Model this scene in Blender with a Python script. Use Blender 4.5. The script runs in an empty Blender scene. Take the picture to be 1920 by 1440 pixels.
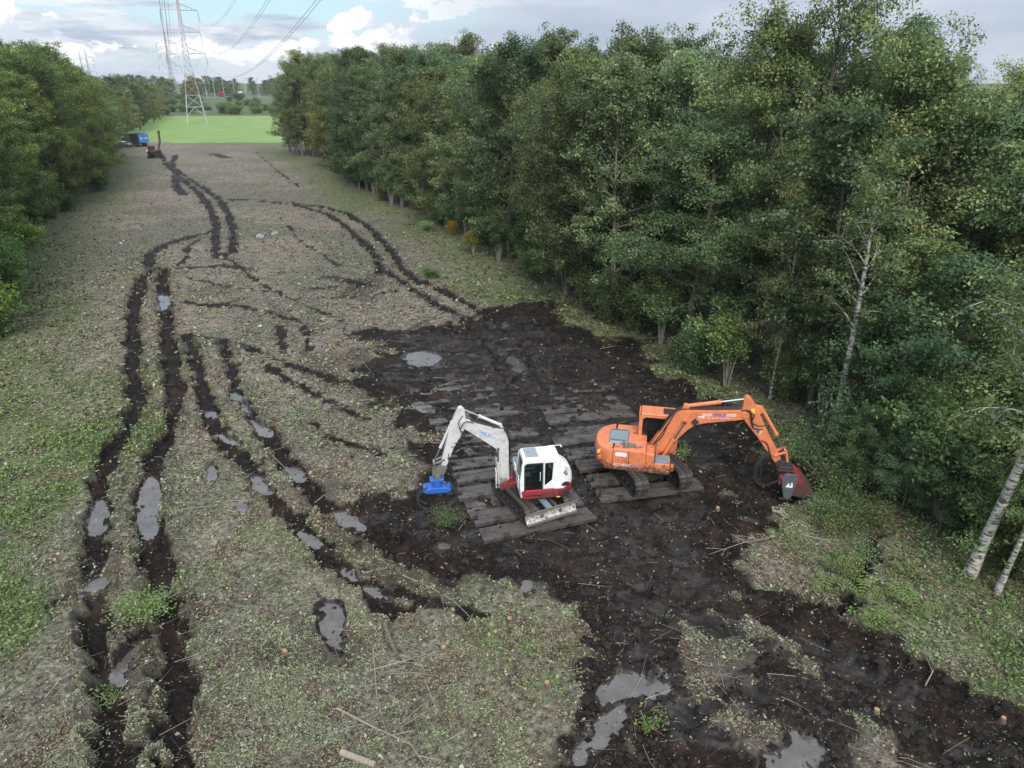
import bpy, math, random
import numpy as np
from mathutils import Matrix, Vector
R = math.radians
random.seed(7); rng = np.random.default_rng(11)
scn = bpy.context.scene
col = scn.collection

# ------------------------------------------------------------------ camera
H = 16.0; F = 1333.0; P = R(23.15)
sP, cP = math.sin(P), math.cos(P)
cam = bpy.data.objects.new('camera', bpy.data.cameras.new('camera')); col.objects.link(cam)
cam.location = (0, 0, H); cam.rotation_euler = (R(90) - P, 0, 0)
cam.data.sensor_fit = 'HORIZONTAL'; cam.data.sensor_width = 36
cam.data.lens = 36 * F / 1920; cam.data.clip_end = 6000; cam.data.clip_start = 0.2
scn.camera = cam

# ------------------------------------------------------------------ world, sun, exposure
SUN_EL, SUN_AZ = R(41), R(172)         # compass-like azimuth measured from +Y clockwise
world = bpy.data.worlds.new("World"); scn.world = world; world.use_nodes = True
def build_world():
    nt = world.node_tree; N = nt.nodes; L = nt.links; N.clear()
    out = N.new('ShaderNodeOutputWorld'); bg = N.new('ShaderNodeBackground')
    def math_(op, a, b=None, c=None, clamp=False):
        n = N.new('ShaderNodeMath'); n.operation = op; n.use_clamp = clamp
        for i, v in enumerate((a, b, c)):
            if v is None: continue
            if isinstance(v, (int, float)): n.inputs[i].default_value = v
            else: L.new(v, n.inputs[i])
        return n.outputs[0]
    def mix(f, a, b):
        n = N.new('ShaderNodeMix'); n.data_type = 'RGBA'
        for s, v in ((0, f), (6, a), (7, b)):
            if isinstance(v, (int, float)): n.inputs[s].default_value = v
            elif isinstance(v, tuple): n.inputs[s].default_value = (*v, 1)
            else: L.new(v, n.inputs[s])
        return n.outputs[2]
    def sm(v, a, b):
        n = N.new('ShaderNodeMapRange'); n.interpolation_type = 'SMOOTHSTEP'
        L.new(v, n.inputs[0]); n.inputs[1].default_value = a; n.inputs[2].default_value = b
        return n.outputs[0]
    def noise(vec, scale, detail=6, rough=.55, sc=(1, 1, 1), off=(0, 0, 0), dist=0):
        m = N.new('ShaderNodeMapping'); m.inputs['Scale'].default_value = sc; m.inputs['Location'].default_value = off
        L.new(vec, m.inputs[0])
        n = N.new('ShaderNodeTexNoise'); n.inputs['Scale'].default_value = scale
        n.inputs['Detail'].default_value = detail; n.inputs['Roughness'].default_value = rough
        n.inputs['Distortion'].default_value = dist
        L.new(m.outputs[0], n.inputs['Vector']); return n.outputs[0]
    sky = N.new('ShaderNodeTexSky'); sky.sky_type = 'NISHITA'; sky.sun_disc = False
    sky.sun_elevation = SUN_EL; sky.sun_rotation = SUN_AZ; sky.air_density = 1.2; sky.ozone_density = 2.0; sky.dust_density = .4
    tc = N.new('ShaderNodeTexCoord'); d = tc.outputs['Generated']
    sx = N.new('ShaderNodeSeparateXYZ'); L.new(d, sx.inputs[0])
    X, Y, Z = sx.outputs
    blue = mix(.62, sky.outputs[0], (4.1, 6.5, 8.2))
    # overcast veil: open towards one quarter of the sky
    a0 = R(-31)
    dot = math_('ADD', math_('MULTIPLY', X, math.sin(a0)), math_('MULTIPLY', Y, math.cos(a0)))
    wob = noise(d, 3.0, 3, .5, (1, 1, 3))
    dotw = math_('ADD', dot, math_('MULTIPLY', math_('SUBTRACT', wob, .5), .22))
    opening = sm(dotw, .80, .96)
    # high stratus streaks
    n1 = noise(d, 7.0, 7, .6, (1, 1, 7.5), (3.1, 1.7, .2), .35)
    n2 = noise(d, 2.2, 4, .5, (1, 1, 5), (8.3, 0, 4))
    strat_cov = sm(math_('ADD', n1, math_('MULTIPLY', math_('SUBTRACT', n2, .5), .9)), .40, .56)
    strat_tone = noise(d, 9.0, 6, .6, (1, 1, 6), (1.1, 5.2, 2))
    strat_col = mix(sm(strat_tone, .36, .62), (3.9, 4.5, 5.6), (7.6, 7.9, 8.3))
    veil_tone = noise(d, 3.0, 5, .55, (1, 1, 4.5), (4, 2, 9))
    veil_col = mix(sm(veil_tone, .3, .72), (3.7, 4.4, 5.4), (5.7, 6.2, 6.9))
    # cumulus heaps low over the horizon
    c1 = noise(d, 13.0, 8, .58, (1, 1, 1.9), (2.2, .4, .15), .15)
    c2 = noise(d, 4.0, 3, .5, (1, 1, .6), (6.2, 3.3, 1))
    fall = math_('ADD', c1, math_('MULTIPLY', math_('SUBTRACT', c2, .5), .8))
    fall = math_('SUBTRACT', fall, math_('MULTIPLY', math_('ABSOLUTE', math_('SUBTRACT', Z, .035)), 3.0))
    cum_cov = sm(fall, .43, .47)
    c3 = noise(d, 13.0, 8, .6, (1, 1, 1.9), (2.2, .4, .11), .15)
    lit = sm(math_('SUBTRACT', c1, c3), -.05, .07)
    cum_col = mix(lit, (6.2, 6.7, 7.6), (10.2, 10.1, 9.9))
    c = mix(math_('MULTIPLY', strat_cov, .93), blue, strat_col)
    c = mix(math_('MULTIPLY', cum_cov, .95), c, cum_col)
    c = mix(opening, veil_col, c)
    # milky air just over the horizon
    c = mix(math_('MULTIPLY', sm(math_('ABSOLUTE', Z), .05, 0), .5), c, (5.3, 6.1, 7.2))
    # an overcast sky is brighter overhead than at the horizon
    up_ = math_('MULTIPLY_ADD', math_('MAXIMUM', Z, 0), 1.4, .93)
    vm = N.new('ShaderNodeVectorMath'); vm.operation = 'SCALE'; L.new(c, vm.inputs[0]); L.new(up_, vm.inputs[3])
    L.new(vm.outputs[0], bg.inputs[0]); bg.inputs[1].default_value = .1
    L.new(bg.outputs[0], out.inputs[0])
build_world()
sun = bpy.data.objects.new('sun', bpy.data.lights.new('sun', 'SUN')); col.objects.link(sun)
sun.data.energy = 3.0; sun.data.angle = R(24); sun.data.color = (1, .95, .87)
sun.rotation_euler = Vector((-math.sin(SUN_AZ) * math.cos(SUN_EL), -math.cos(SUN_AZ) * math.cos(SUN_EL), -math.sin(SUN_EL))).to_track_quat('-Z', 'Y').to_euler()
vs = scn.view_settings; vs.view_transform = 'Standard'; vs.look = 'None'; vs.exposure = 0.32; vs.gamma = 1; vs.use_curve_mapping = False
scn.render.engine = 'CYCLES'
cy = scn.cycles; cy.max_bounces = 6; cy.diffuse_bounces = 3; cy.glossy_bounces = 2; cy.transmission_bounces = 2; cy.transparent_max_bounces = 6
cy.caustics_reflective = False; cy.caustics_refractive = False; cy.use_adaptive_sampling = True
scn.render.use_persistent_data = False; cy.use_denoising = True; cy.denoiser = 'OPENIMAGEDENOISE'; cy.denoising_input_passes = 'RGB_ALBEDO_NORMAL'; cy.denoising_prefilter = 'ACCURATE'; cy.adaptive_threshold = .005; cy.sample_clamp_indirect = 4

# ------------------------------------------------------------------ geometry helpers
def gp(px, py, z=0.0):
    """point of height z seen at pixel (px,py) of the 1920x1440 photograph"""
    u = (px - 960) / F; v = (720 - py) / F
    dz = -sP + v * cP; t = (z - H) / dz
    return np.array([t * u, t * (cP + v * sP)])
def hashn(ix, iy, seed):
    h = (ix * 374761393 + iy * 668265263 + seed * 974634777) & 0xFFFFFFFF
    h = ((h ^ (h >> 13)) * 1274126177) & 0xFFFFFFFF
    return ((h ^ (h >> 16)) & 0xFFFF) / 65535.0
def vnoise(x, y, seed):
    ix = np.floor(x).astype(np.int64); iy = np.floor(y).astype(np.int64)
    fx = x - ix; fy = y - iy; fx = fx * fx * (3 - 2 * fx); fy = fy * fy * (3 - 2 * fy)
    a = hashn(ix, iy, seed); b = hashn(ix + 1, iy, seed); c = hashn(ix, iy + 1, seed); d = hashn(ix + 1, iy + 1, seed)
    return (a * (1 - fx) + b * fx) * (1 - fy) + (c * (1 - fx) + d * fx) * fy
def fbm(x, y, s, o=4, seed=1):
    r = 0; a = .5; t = 0
    for k in range(o):
        r = r + a * vnoise(x / s + 17.3 * k, y / s - 9.1 * k, seed + k); t += a; a *= .5; s *= .5
    return r / t
def sstep(a, b, v):
    t = np.clip((v - a) / (b - a), 0, 1); return t * t * (3 - 2 * t)
def pdist(x, y, poly):
    best = np.full(x.shape, 1e9)
    for (x0, y0), (x1, y1) in zip(poly[:-1], poly[1:]):
        dx, dy = x1 - x0, y1 - y0; l2 = dx * dx + dy * dy + 1e-9
        t = np.clip(((x - x0) * dx + (y - y0) * dy) / l2, 0, 1)
        best = np.minimum(best, (x - x0 - t * dx) ** 2 + (y - y0 - t * dy) ** 2)
    return np.sqrt(best)
def inside(x, y, poly):
    r = np.zeros(x.shape, bool); n = len(poly)
    for i in range(n):
        x0, y0 = poly[i]; x1, y1 = poly[(i + 1) % n]
        c = (y0 > y) != (y1 > y)
        with np.errstate(divide='ignore', invalid='ignore'):
            xi = (x1 - x0) * (y - y0) / (y1 - y0 + 1e-12) + x0
        r ^= c & (x < xi)
    return r
def sdist(x, y, poly):
    """positive inside"""
    d = pdist(x, y, list(poly) + [poly[0]]); return np.where(inside(x, y, poly), d, -d)

def mesh_np(name, v, f, mat=None, smooth=False, cols=None):
    """v (n,3), f (m,k) equal-sided faces"""
    me = bpy.data.meshes.new(name); v = np.asarray(v, np.float32); f = np.asarray(f, np.int32)
    k = f.shape[1]
    me.vertices.add(len(v)); me.vertices.foreach_set('co', v.ravel())
    me.loops.add(f.size); me.loops.foreach_set('vertex_index', f.ravel())
    me.polygons.add(len(f)); me.polygons.foreach_set('loop_start', np.arange(0, f.size, k, dtype=np.int32))
    if smooth: me.polygons.foreach_set('use_smooth', np.ones(len(f), bool))
    me.update(calc_edges=True)
    if cols is not None:
        for nm, c in cols.items():
            a = me.color_attributes.new(nm, 'FLOAT_COLOR', 'POINT'); a.data.foreach_set('color', np.asarray(c, np.float32).ravel())
    if mat: me.materials.append(mat)
    return me
def link(me, name, parent=None, loc=(0, 0, 0), rz=0.0):
    o = bpy.data.objects.new(name, me); col.objects.link(o); o.location = loc; o.rotation_euler = (0, 0, rz)
    if parent: o.parent = parent
    return o
def tag(o, label=None, cat=None, group=None, kind=None):
    if label: o['label'] = label
    if cat: o['category'] = cat
    if group: o['group'] = group
    if kind: o['kind'] = kind
    return o
def empty(name, label, cat, loc=(0, 0, 0), rz=0.0, group=None):
    o = bpy.data.objects.new(name, None); col.objects.link(o); o.location = loc; o.rotation_euler = (0, 0, rz); o.empty_display_size = .3
    return tag(o, label, cat, group)

class MB:
    def __init__(s): s.v = []; s.f = []
    def add(s, vs, fs):
        b = len(s.v); s.v += [tuple(map(float, p)) for p in vs]; s.f += [tuple(i + b for i in f) for f in fs]; return s
    def box(s, c, d, rot=None):
        hx, hy, hz = d[0] / 2, d[1] / 2, d[2] / 2
        vs = [Vector((x, y, z)) for x in (-hx, hx) for y in (-hy, hy) for z in (-hz, hz)]
        if rot is not None: vs = [rot @ p for p in vs]
        return s.add([p + Vector(c) for p in vs], [(0, 1, 3, 2), (4, 6, 7, 5), (0, 4, 5, 1), (2, 3, 7, 6), (0, 2, 6, 4), (1, 5, 7, 3)])
    def prism_y(s, pts, y0, y1):
        n = len(pts); return s.add([(x, y0, z) for x, z in pts] + [(x, y1, z) for x, z in pts],
            [tuple(range(n)), tuple(range(2 * n - 1, n - 1, -1))] + [(i, i + n, (i + 1) % n + n, (i + 1) % n) for i in range(n)])
    def prism_x(s, pts, x0, x1):
        n = len(pts); return s.add([(x0, y, z) for y, z in pts] + [(x1, y, z) for y, z in pts],
            [tuple(range(n)), tuple(range(2 * n - 1, n - 1, -1))] + [(i, i + n, (i + 1) % n + n, (i + 1) % n) for i in range(n)])
    def loft_z(s, rings):
        """rings: list of (pts(x,y), z) with equal counts; capped"""
        n = len(rings[0][0]); vs = []; fs = []
        for pts, z in rings: vs += [(x, y, z) for x, y in pts]
        for k in range(len(rings) - 1):
            for i in range(n): fs.append((k * n + i, k * n + (i + 1) % n, (k + 1) * n + (i + 1) % n, (k + 1) * n + i))
        fs += [tuple(range(n - 1, -1, -1)), tuple((len(rings) - 1) * n + i for i in range(n))]
        return s.add(vs, fs)
    def ring_y(s, outer, inner, y0, y1):
        n = len(outer)
        vs = [(x, y, z) for pts, y in ((outer, y0), (inner, y0), (outer, y1), (inner, y1)) for x, z in pts]; fs = []
        for i in range(n):
            j = (i + 1) % n
            fs += [(i, j, n + j, n + i), (2 * n + i, 3 * n + i, 3 * n + j, 2 * n + j), (i, 2 * n + i, 2 * n + j, j), (n + i, n + j, 3 * n + j, 3 * n + i)]
        return s.add(vs, fs)
    def tube(s, pts, r, n=8, cap=True):
        pts = [Vector(p) for p in pts]; m = len(pts); rs = r if hasattr(r, '__len__') else [r] * m; vs = []; fs = []
        ref = None
        for i, p in enumerate(pts):
            t = (pts[min(i + 1, m - 1)] - pts[max(i - 1, 0)]).normalized()
            if ref is None: ref = t.orthogonal().normalized()
            a = (ref - t * ref.dot(t)); a = a.normalized() if a.length > 1e-6 else t.orthogonal().normalized(); ref = a; b = t.cross(a)
            for k in range(n):
                q = 2 * math.pi * k / n; vs.append(p + (a * math.cos(q) + b * math.sin(q)) * rs[i])
        for i in range(m - 1):
            for k in range(n): fs.append((i * n + k, i * n + (k + 1) % n, (i + 1) * n + (k + 1) % n, (i + 1) * n + k))
        if cap: fs += [tuple(range(n - 1, -1, -1)), tuple((m - 1) * n + k for k in range(n))]
        return s.add(vs, fs)
    def mesh(s, name, mat, smooth=None):
        me = bpy.data.meshes.new(name); me.from_pydata(s.v, [], s.f); me.update()
        if mat: me.materials.append(mat)
        if smooth is not None:
            me.polygons.foreach_set('use_smooth', np.ones(len(me.polygons), bool)); me.set_sharp_from_angle(angle=R(smooth))
        return me
    def build(s, name, mat, parent=None, bevel=0, smooth=40, loc=(0, 0, 0), rz=0, label=None):
        o = link(s.mesh(name, mat, smooth), name, parent, loc, rz)
        if bevel:
            b = o.modifiers.new('bevel', 'BEVEL'); b.width = bevel; b.segments = 2; b.limit_method = 'ANGLE'; b.angle_limit = R(35)
            o.modifiers.new('wn', 'WEIGHTED_NORMAL')
        if label: o['label'] = label
        return o
def rrect(x0, x1, z0, z1, r, n=4):
    rr = r if hasattr(r, '__len__') else (r,) * 4; p = []
    for (cx, cz, a, q) in ((x1 - rr[0], z1 - rr[0], 0, rr[0]), (x0 + rr[1], z1 - rr[1], 90, rr[1]), (x0 + rr[2], z0 + rr[2], 180, rr[2]), (x1 - rr[3], z0 + rr[3], 270, rr[3])):
        for k in range(n + 1):
            t = R(a + 90 * k / n); p.append((cx + q * math.cos(t), cz + q * math.sin(t)))
    return p

# ------------------------------------------------------------------ materials
class MT:
    def __init__(s, name):
        s.m = bpy.data.materials.new(name); s.m.use_nodes = True; s.nt = s.m.node_tree; s.N = s.nt.nodes; s.L = s.nt.links
        s.b = s.N['Principled BSDF']; s.out = s.N['Material Output']
    def set(s, **k):
        for a, v in k.items():
            i = s.b.inputs[a.replace('_', ' ')]
            if isinstance(v, tuple): i.default_value = (*v, 1) if len(v) == 3 else v
            elif isinstance(v, (int, float)): i.default_value = v
            else: s.L.new(v, i)
        return s
    def co(s, kind='Object'): return s.N.new('ShaderNodeTexCoord').outputs[kind]
    def noise(s, scale, detail=4, rough=.55, vec=None, sc=None, out=0):
        n = s.N.new('ShaderNodeTexNoise'); n.inputs['Scale'].default_value = scale; n.inputs['Detail'].default_value = detail; n.inputs['Roughness'].default_value = rough
        v = vec if vec is not None else s.co()
        if sc:
            m = s.N.new('ShaderNodeMapping'); m.inputs['Scale'].default_value = sc; s.L.new(v, m.inputs[0]); v = m.outputs[0]
        s.L.new(v, n.inputs['Vector']); return n.outputs[out]
    def voro(s, scale, vec=None, feature='F1', out='Distance'):
        n = s.N.new('ShaderNodeTexVoronoi'); n.inputs['Scale'].default_value = scale; n.feature = feature
        s.L.new(vec if vec is not None else s.co(), n.inputs['Vector']); return n.outputs[out]
    def ramp(s, f, stops):
        n = s.N.new('ShaderNodeValToRGB'); e = n.color_ramp.elements
        while len(e) < len(stops): e.new(.5)
        for i, (p, c) in enumerate(stops):
            e[i].position = p; e[i].color = (*c, 1) if hasattr(c, '__len__') else (c, c, c, 1)
        s.L.new(f, n.inputs[0]); return n.outputs[0]
    def mix(s, f, a, b, mode='MIX'):
        n = s.N.new('ShaderNodeMix'); n.data_type = 'RGBA'; n.blend_type = mode
        for k, v in ((0, f), (6, a), (7, b)):
            if isinstance(v, (int, float)): n.inputs[k].default_value = v if k == 0 else (v, v, v, 1)
            elif isinstance(v, tuple): n.inputs[k].default_value = (*v, 1)
            else: s.L.new(v, n.inputs[k])
        return n.outputs[2]
    def math(s, op, a, b=0, c=0, clamp=False):
        n = s.N.new('ShaderNodeMath'); n.operation = op; n.use_clamp = clamp
        for i, v in enumerate((a, b, c)):
            if isinstance(v, (int, float)): n.inputs[i].default_value = v
            else: s.L.new(v, n.inputs[i])
        return n.outputs[0]
    def attr(s, name):
        n = s.N.new('ShaderNodeAttribute'); n.attribute_name = name; return n
    def sep(s, c):
        n = s.N.new('ShaderNodeSeparateColor'); s.L.new(c, n.inputs[0]); return n.outputs
    def bump(s, h, strength=.5, dist=.05):
        n = s.N.new('ShaderNodeBump'); n.inputs['Strength'].default_value = strength; n.inputs['Distance'].default_value = dist
        s.L.new(h, n.inputs['Height']); s.L.new(n.outputs[0], s.b.inputs['Normal']); return s
def paint(name, c, rough=.4, dirt=.35, dirtc=(.06, .05, .045), scale=3.0, mudz=None):
    t = MT(name); n = t.noise(scale, 6, .65); n2 = t.noise(scale * 9, 3)
    f = t.math('MULTIPLY', t.math('ADD', t.ramp(n, [(.45, 0), (.72, 1)]), t.ramp(t.noise(scale * 6, 6, .75), [(.58, 0), (.66, .8)]), clamp=True), dirt)
    c1 = t.mix(t.math('MULTIPLY', n2, .25), c, tuple(x * .72 for x in c))
    cc = t.mix(f, c1, dirtc); fr = f
    if mudz:      # peat splashed up from the tracks, thinning with height
        sx = t.N.new('ShaderNodeSeparateXYZ'); t.L.new(t.co(), sx.inputs[0])
        hgt = t.math('MULTIPLY', t.math('SUBTRACT', mudz, sx.outputs[2]), .32)
        sp = t.ramp(t.math('ADD', t.math('MULTIPLY_ADD', t.noise(7, 7, .75), .75, t.math('MULTIPLY', t.noise(22, 3, .7), .25)), hgt), [(.49, 0), (.60, .92)])
        cc = t.mix(sp, cc, (.045, .034, .028)); fr = t.math('MAXIMUM', f, sp)
    t.set(Base_Color=cc, Roughness=t.math('MULTIPLY_ADD', fr, .4, rough)); return t.m
M = {}
M['orange'] = paint('orange_paint', (.68, .205, .085), .46, .4, mudz=1.4)
M['white'] = paint('white_paint', (.76, .77, .77), .38, .25, (.22, .19, .16), mudz=1.15)
M['arm_white'] = paint('arm_white_paint', (.56, .57, .565), .45, .5, (.17, .145, .12), 4, mudz=1.3)
M['red'] = paint('red_paint', (.40, .02, .035), .4, .3, mudz=1.25)
M['head_red'] = paint('mulcher_red_paint', (.34, .018, .020), .5, .6, (.03, .024, .022), 5, mudz=1.1)
M['blue'] = paint('blue_paint', (.02, .12, .46), .4, .3)
M['trailer_blue'] = paint('trailer_blue_paint', (.03, .20, .48), .45, .2)
M['grey'] = paint('grey_paint', (.20, .24, .28), .45, .2)
M['dark'] = paint('dark_metal', (.026, .026, .028), .55, .7, (.045, .036, .03), 6)
M['slate'] = paint('slate_paint', (.085, .10, .11), .5, .6, (.03, .025, .022), 6)
M['steel'] = paint('worn_steel', (.16, .15, .14), .5, .6, (.05, .04, .035), 7)
M['chrome'] = MT('chrome_rod').set(Base_Color=(.75, .75, .76), Metallic=1.0, Roughness=.2).m
M['rubber'] = paint('rubber_hose', (.022, .022, .022), .45, .3, (.05, .045, .04))
M['glass'] = None
t = MT('tinted_glass'); tr = t.N.new('ShaderNodeBsdfTransparent'); tr.inputs[0].default_value = (.62, .70, .68, 1)
mx = t.N.new('ShaderNodeMixShader'); mx.inputs[0].default_value = .2; t.set(Base_Color=(.02, .03, .03), Roughness=.03, Specular_IOR_Level=.8)
t.L.new(tr.outputs[0], mx.inputs[1]); t.L.new(t.b.outputs[0], mx.inputs[2]); t.L.new(mx.outputs[0], t.out.inputs[0]); M['glass'] = t.m
M['black_plastic'] = paint('black_plastic', (.018, .018, .02), .5, .2)
M['letter_blue'] = MT('blue_lettering').set(Base_Color=(.03, .11, .5), Roughness=.5).m
M['letter_sky'] = MT('sky_blue_lettering').set(Base_Color=(.03, .28, .66), Roughness=.5).m
M['letter_white'] = MT('white_lettering').set(Base_Color=(.75, .74, .76), Roughness=.5).m
M['letter_purple'] = MT('violet_decal').set(Base_Color=(.30, .18, .32), Roughness=.5).m
M['sticker_yellow'] = MT('yellow_sticker').set(Base_Color=(.72, .52, .06), Roughness=.5).m
M['skin'] = MT('skin').set(Base_Color=(.5, .3, .22), Roughness=.5).m
M['cloth'] = MT('dark_workwear').set(Base_Color=(.03, .035, .05), Roughness=.8).m
M['hair'] = MT('dark_hair').set(Base_Color=(.03, .02, .015), Roughness=.6).m
t = MT('track_steel'); n = t.noise(5, 6, .7); t.set(Base_Color=t.ramp(n, [(.35, (.018, .014, .012)), (.55, (.065, .055, .048)), (.75, (.24, .22, .20))]), Roughness=.55, Metallic=.25); M['track'] = t.m
t = MT('muddy_blade_steel'); n = t.noise(9, 6, .7); t.set(Base_Color=t.ramp(n, [(.36, (.04, .032, .028)), (.46, (.30, .29, .27)), (.62, (.58, .57, .55)), (.8, (.2, .16, .13))]), Roughness=.5, Metallic=.2); M['blade'] = t.m
# wet timber
t = MT('wet_timber'); co = t.co(); g1 = t.noise(6, 6, .7, co, (.5, 6, 6)); g2 = t.noise(1.6, 5, .65, co); oi = t.N.new('ShaderNodeObjectInfo').outputs['Random']
c = t.ramp(g1, [(.3, (.026, .021, .018)), (.52, (.078, .066, .059)), (.75, (.17, .152, .14))])
c = t.mix(t.math('MULTIPLY', oi, .5), c, (.05, .042, .038))
c = t.mix(t.ramp(g2, [(.5, 0), (.62, .92)]), c, (.018, .013, .011))
t.set(Base_Color=c, Roughness=t.ramp(g2, [(.4, .6), (.65, .3)])).bump(g1, .6, .02); M['timber'] = t.m
t = MT('muddy_timber'); co = t.co(); g1 = t.noise(6, 6, .7, co, (.5, 6, 6)); g2 = t.noise(1.1, 6, .7, co); 
c = t.mix(t.ramp(g2, [(.46, 0), (.60, 1)]), t.ramp(g1, [(.3, (.05, .043, .040)), (.7, (.125, .112, .106))]), (.014, .0105, .009))
t.set(Base_Color=c, Roughness=t.ramp(g2, [(.45, .35), (.65, .6)])).bump(g1, .5, .02); M['mudtimber'] = t.m
# bark
def bark(name, c0, c1, sc, birch=False):
    t = MT(name); co = t.co()
    if birch:
        n = t.noise(2.2, 5, .7, co, (1.2, 1.2, 4.5)); n2 = t.noise(.8, 3, .6, co)
        c = t.ramp(n, [(.44, (.03, .026, .024)), (.50, c0), (.8, c1)]); t.set(Base_Color=t.mix(t.math('MULTIPLY', n2, .45), c, (.18, .17, .14)))
    else:
        n = t.noise(sc, 6, .7, co, (3, 3, .7)); t.set(Base_Color=t.ramp(n, [(.3, c0), (.75, c1)]))
    t.set(Roughness=.85).bump(n, .7, .02); return t.m
M['bark'] = bark('brown_bark', (.04, .033, .026), (.19, .165, .135), 6)
M['birch'] = bark('birch_bark', (.46, .44, .40), (.68, .66, .62), 4, True)
M['bark_grey'] = bark('grey_bark', (.12, .11, .09), (.34, .31, .27), 7)
# leaves: per leaf value in attribute 'lv', per tree tint in the object colour
def leafmat(name, stops, trans=.42, rough=.5):
    t = MT(name); a = t.attr('lv'); s3 = t.sep(a.outputs['Color']); oi = t.N.new('ShaderNodeObjectInfo')
    c = t.mix(1.0, t.ramp(s3[0], stops), oi.outputs['Color'], 'MULTIPLY')
    t.set(Base_Color=c, Roughness=rough, Specular_IOR_Level=.35)
    tl = t.N.new('ShaderNodeBsdfTranslucent'); t.L.new(c, tl.inputs[0]); mx = t.N.new('ShaderNodeMixShader'); mx.inputs[0].default_value = trans
    t.L.new(t.b.outputs[0], mx.inputs[1]); t.L.new(tl.outputs[0], mx.inputs[2]); t.L.new(mx.outputs[0], t.out.inputs[0]); return t.m
M['leaf'] = leafmat('tree_leaves', [(0, (.030, .048, .021)), (.34, (.100, .144, .063)), (.68, (.20, .25, .118)), (1, (.34, .37, .185))])
t = MT('ground_litter'); a = t.attr('lc'); t.set(Base_Color=a.outputs['Color'], Roughness=.8, Specular_IOR_Level=.12); M['litter'] = t.m
# ground
def ground_mat():
    t = MT('cleared_peat_ground'); co = t.co(); A = t.attr('mask'); r, g, b = t.sep(A.outputs['Color'])[:3]; al = A.outputs['Alpha']
    n_big = t.noise(.11, 4, .6, co); n_mid = t.noise(.9, 5, .65, co); n_f = t.noise(6.5, 5, .72, co); n_v = t.voro(11, co); n_x = t.noise(16, 3, .7, co)
    straw = t.ramp(n_f, [(.32, (.018, .0135, .011)), (.47, (.105, .089, .072)), (.60, (.21, .187, .155)), (.76, (.40, .375, .32))])
    brown = t.ramp(n_f, [(.32, (.028, .018, .014)), (.5, (.195, .158, .130)), (.75, (.42, .365, .315))])
    green = t.ramp(n_f, [(.30, (.020, .026, .008)), (.5, (.085, .115, .036)), (.75, (.21, .26, .10))])
    gl = t.ramp(n_f, [(.32, (.015, .0145, .010)), (.48, (.098, .096, .069)), (.65, (.22, .218, .17)), (.82, (.41, .41, .34))])
    n_m2 = t.noise(2.6, 4, .7, co)
    f1 = t.ramp(t.math('MULTIPLY_ADD', n_mid, .6, t.math('MULTIPLY', n_big, .5)), [(.42, 0), (.66, 1)])
    c = t.mix(f1, straw, gl)
    c = t.mix(t.math('MULTIPLY', al, t.ramp(n_mid, [(.35, .45), (.6, 1)])), c, brown)
    c = t.mix(t.math('MULTIPLY', g, t.ramp(n_mid, [(.3, .35), (.6, 1)])), c, green)
    c = t.mix(1.0, c, t.ramp(t.math('MULTIPLY_ADD', n_m2, .6, t.math('MULTIPLY', n_mid, .4)), [(.33, (.50, .49, .48)), (.5, (1.0, 1.0, 1.0)), (.68, (1.4, 1.4, 1.38))]), 'MULTIPLY')
    mudn = t.math('ADD', r, t.math('ADD', t.math('MULTIPLY', t.math('SUBTRACT', n_f, .5), .9), t.math('MULTIPLY', t.math('SUBTRACT', n_m2, .5), .7)))
    mudf = t.ramp(mudn, [(.26, 0), (.74, 1)])
    rust = t.ramp(t.noise(.55, 4, .7, co), [(.50, 0), (.66, .85)])
    mudc = t.ramp(t.math('MULTIPLY_ADD', n_f, .65, t.math('MULTIPLY', n_m2, .35)), [(.30, (.0042, .0031, .0026)), (.50, (.0105, .0080, .0068)), (.64, (.026, .0205, .0178)), (.78, (.075, .061, .053))])
    mudc = t.mix(rust, mudc, t.mix(.5, mudc, (.07, .036, .026)))
    slick = t.ramp(t.math('MULTIPLY_ADD', t.noise(.75, 5, .65, co, (1, 2.2, 1)), .75, t.math('MULTIPLY', b, .42)), [(.60, 0), (.80, 1)])
    mudc = t.mix(t.math('MULTIPLY', slick, .7), mudc, (.036, .0315, .031))
    c = t.mix(mudf, c, mudc)
    rg = t.mix(mudf, .85, t.mix(slick, t.ramp(n_f, [(.4, .55), (.7, .8)]), .22))
    t.set(Base_Color=c, Roughness=rg, Specular_IOR_Level=t.math('MULTIPLY_ADD', t.math('MULTIPLY', mudf, slick), .22, .10))
    h = t.math('ADD', t.math('MULTIPLY', n_f, .6), t.math('MULTIPLY', n_x, .4)); h = t.mix(t.math('MULTIPLY', slick, .85), h, .5)
    t.bump(h, .9, .12); return t.m
M['ground'] = ground_mat()
t = MT('meadow_grass'); co = t.co(); n = t.noise(.09, 5, .6, co, (1, 2.2, 1)); n2 = t.noise(1.6, 4, .7, co, (.5, 1.6, 1))
n3 = t.noise(.5, 4, .7, co, (.35, 2.0, 1)); t.set(Base_Color=t.mix(t.ramp(n3, [(.42, 0), (.66, .75)]), t.mix(t.math('MULTIPLY', n2, .9), t.ramp(n, [(.36, (.10, .205, .03)), (.64, (.20, .33, .062))]), (.12, .20, .035)), (.23, .29, .10)), Roughness=.8).bump(n2, .8, .3); M['meadow'] = t.m
t = MT('muddy_water'); n = t.noise(1.4, 4, .6); t.set(Base_Color=t.ramp(n, [(.3, (.062, .054, .048)), (.7, (.118, .106, .098))]), Roughness=.06, Specular_IOR_Level=.7).bump(t.noise(9, 3, .6), .12, .01); M['water'] = t.m
t = MT('rough_grass'); co = t.co(); n = t.noise(.35, 5, .7, co); t.set(Base_Color=t.ramp(n, [(.3, (.03, .05, .016)), (.55, (.075, .105, .033)), (.75, (.15, .165, .075))]), Roughness=.9).bump(n, .8, .5); M['rough'] = t.m
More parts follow.
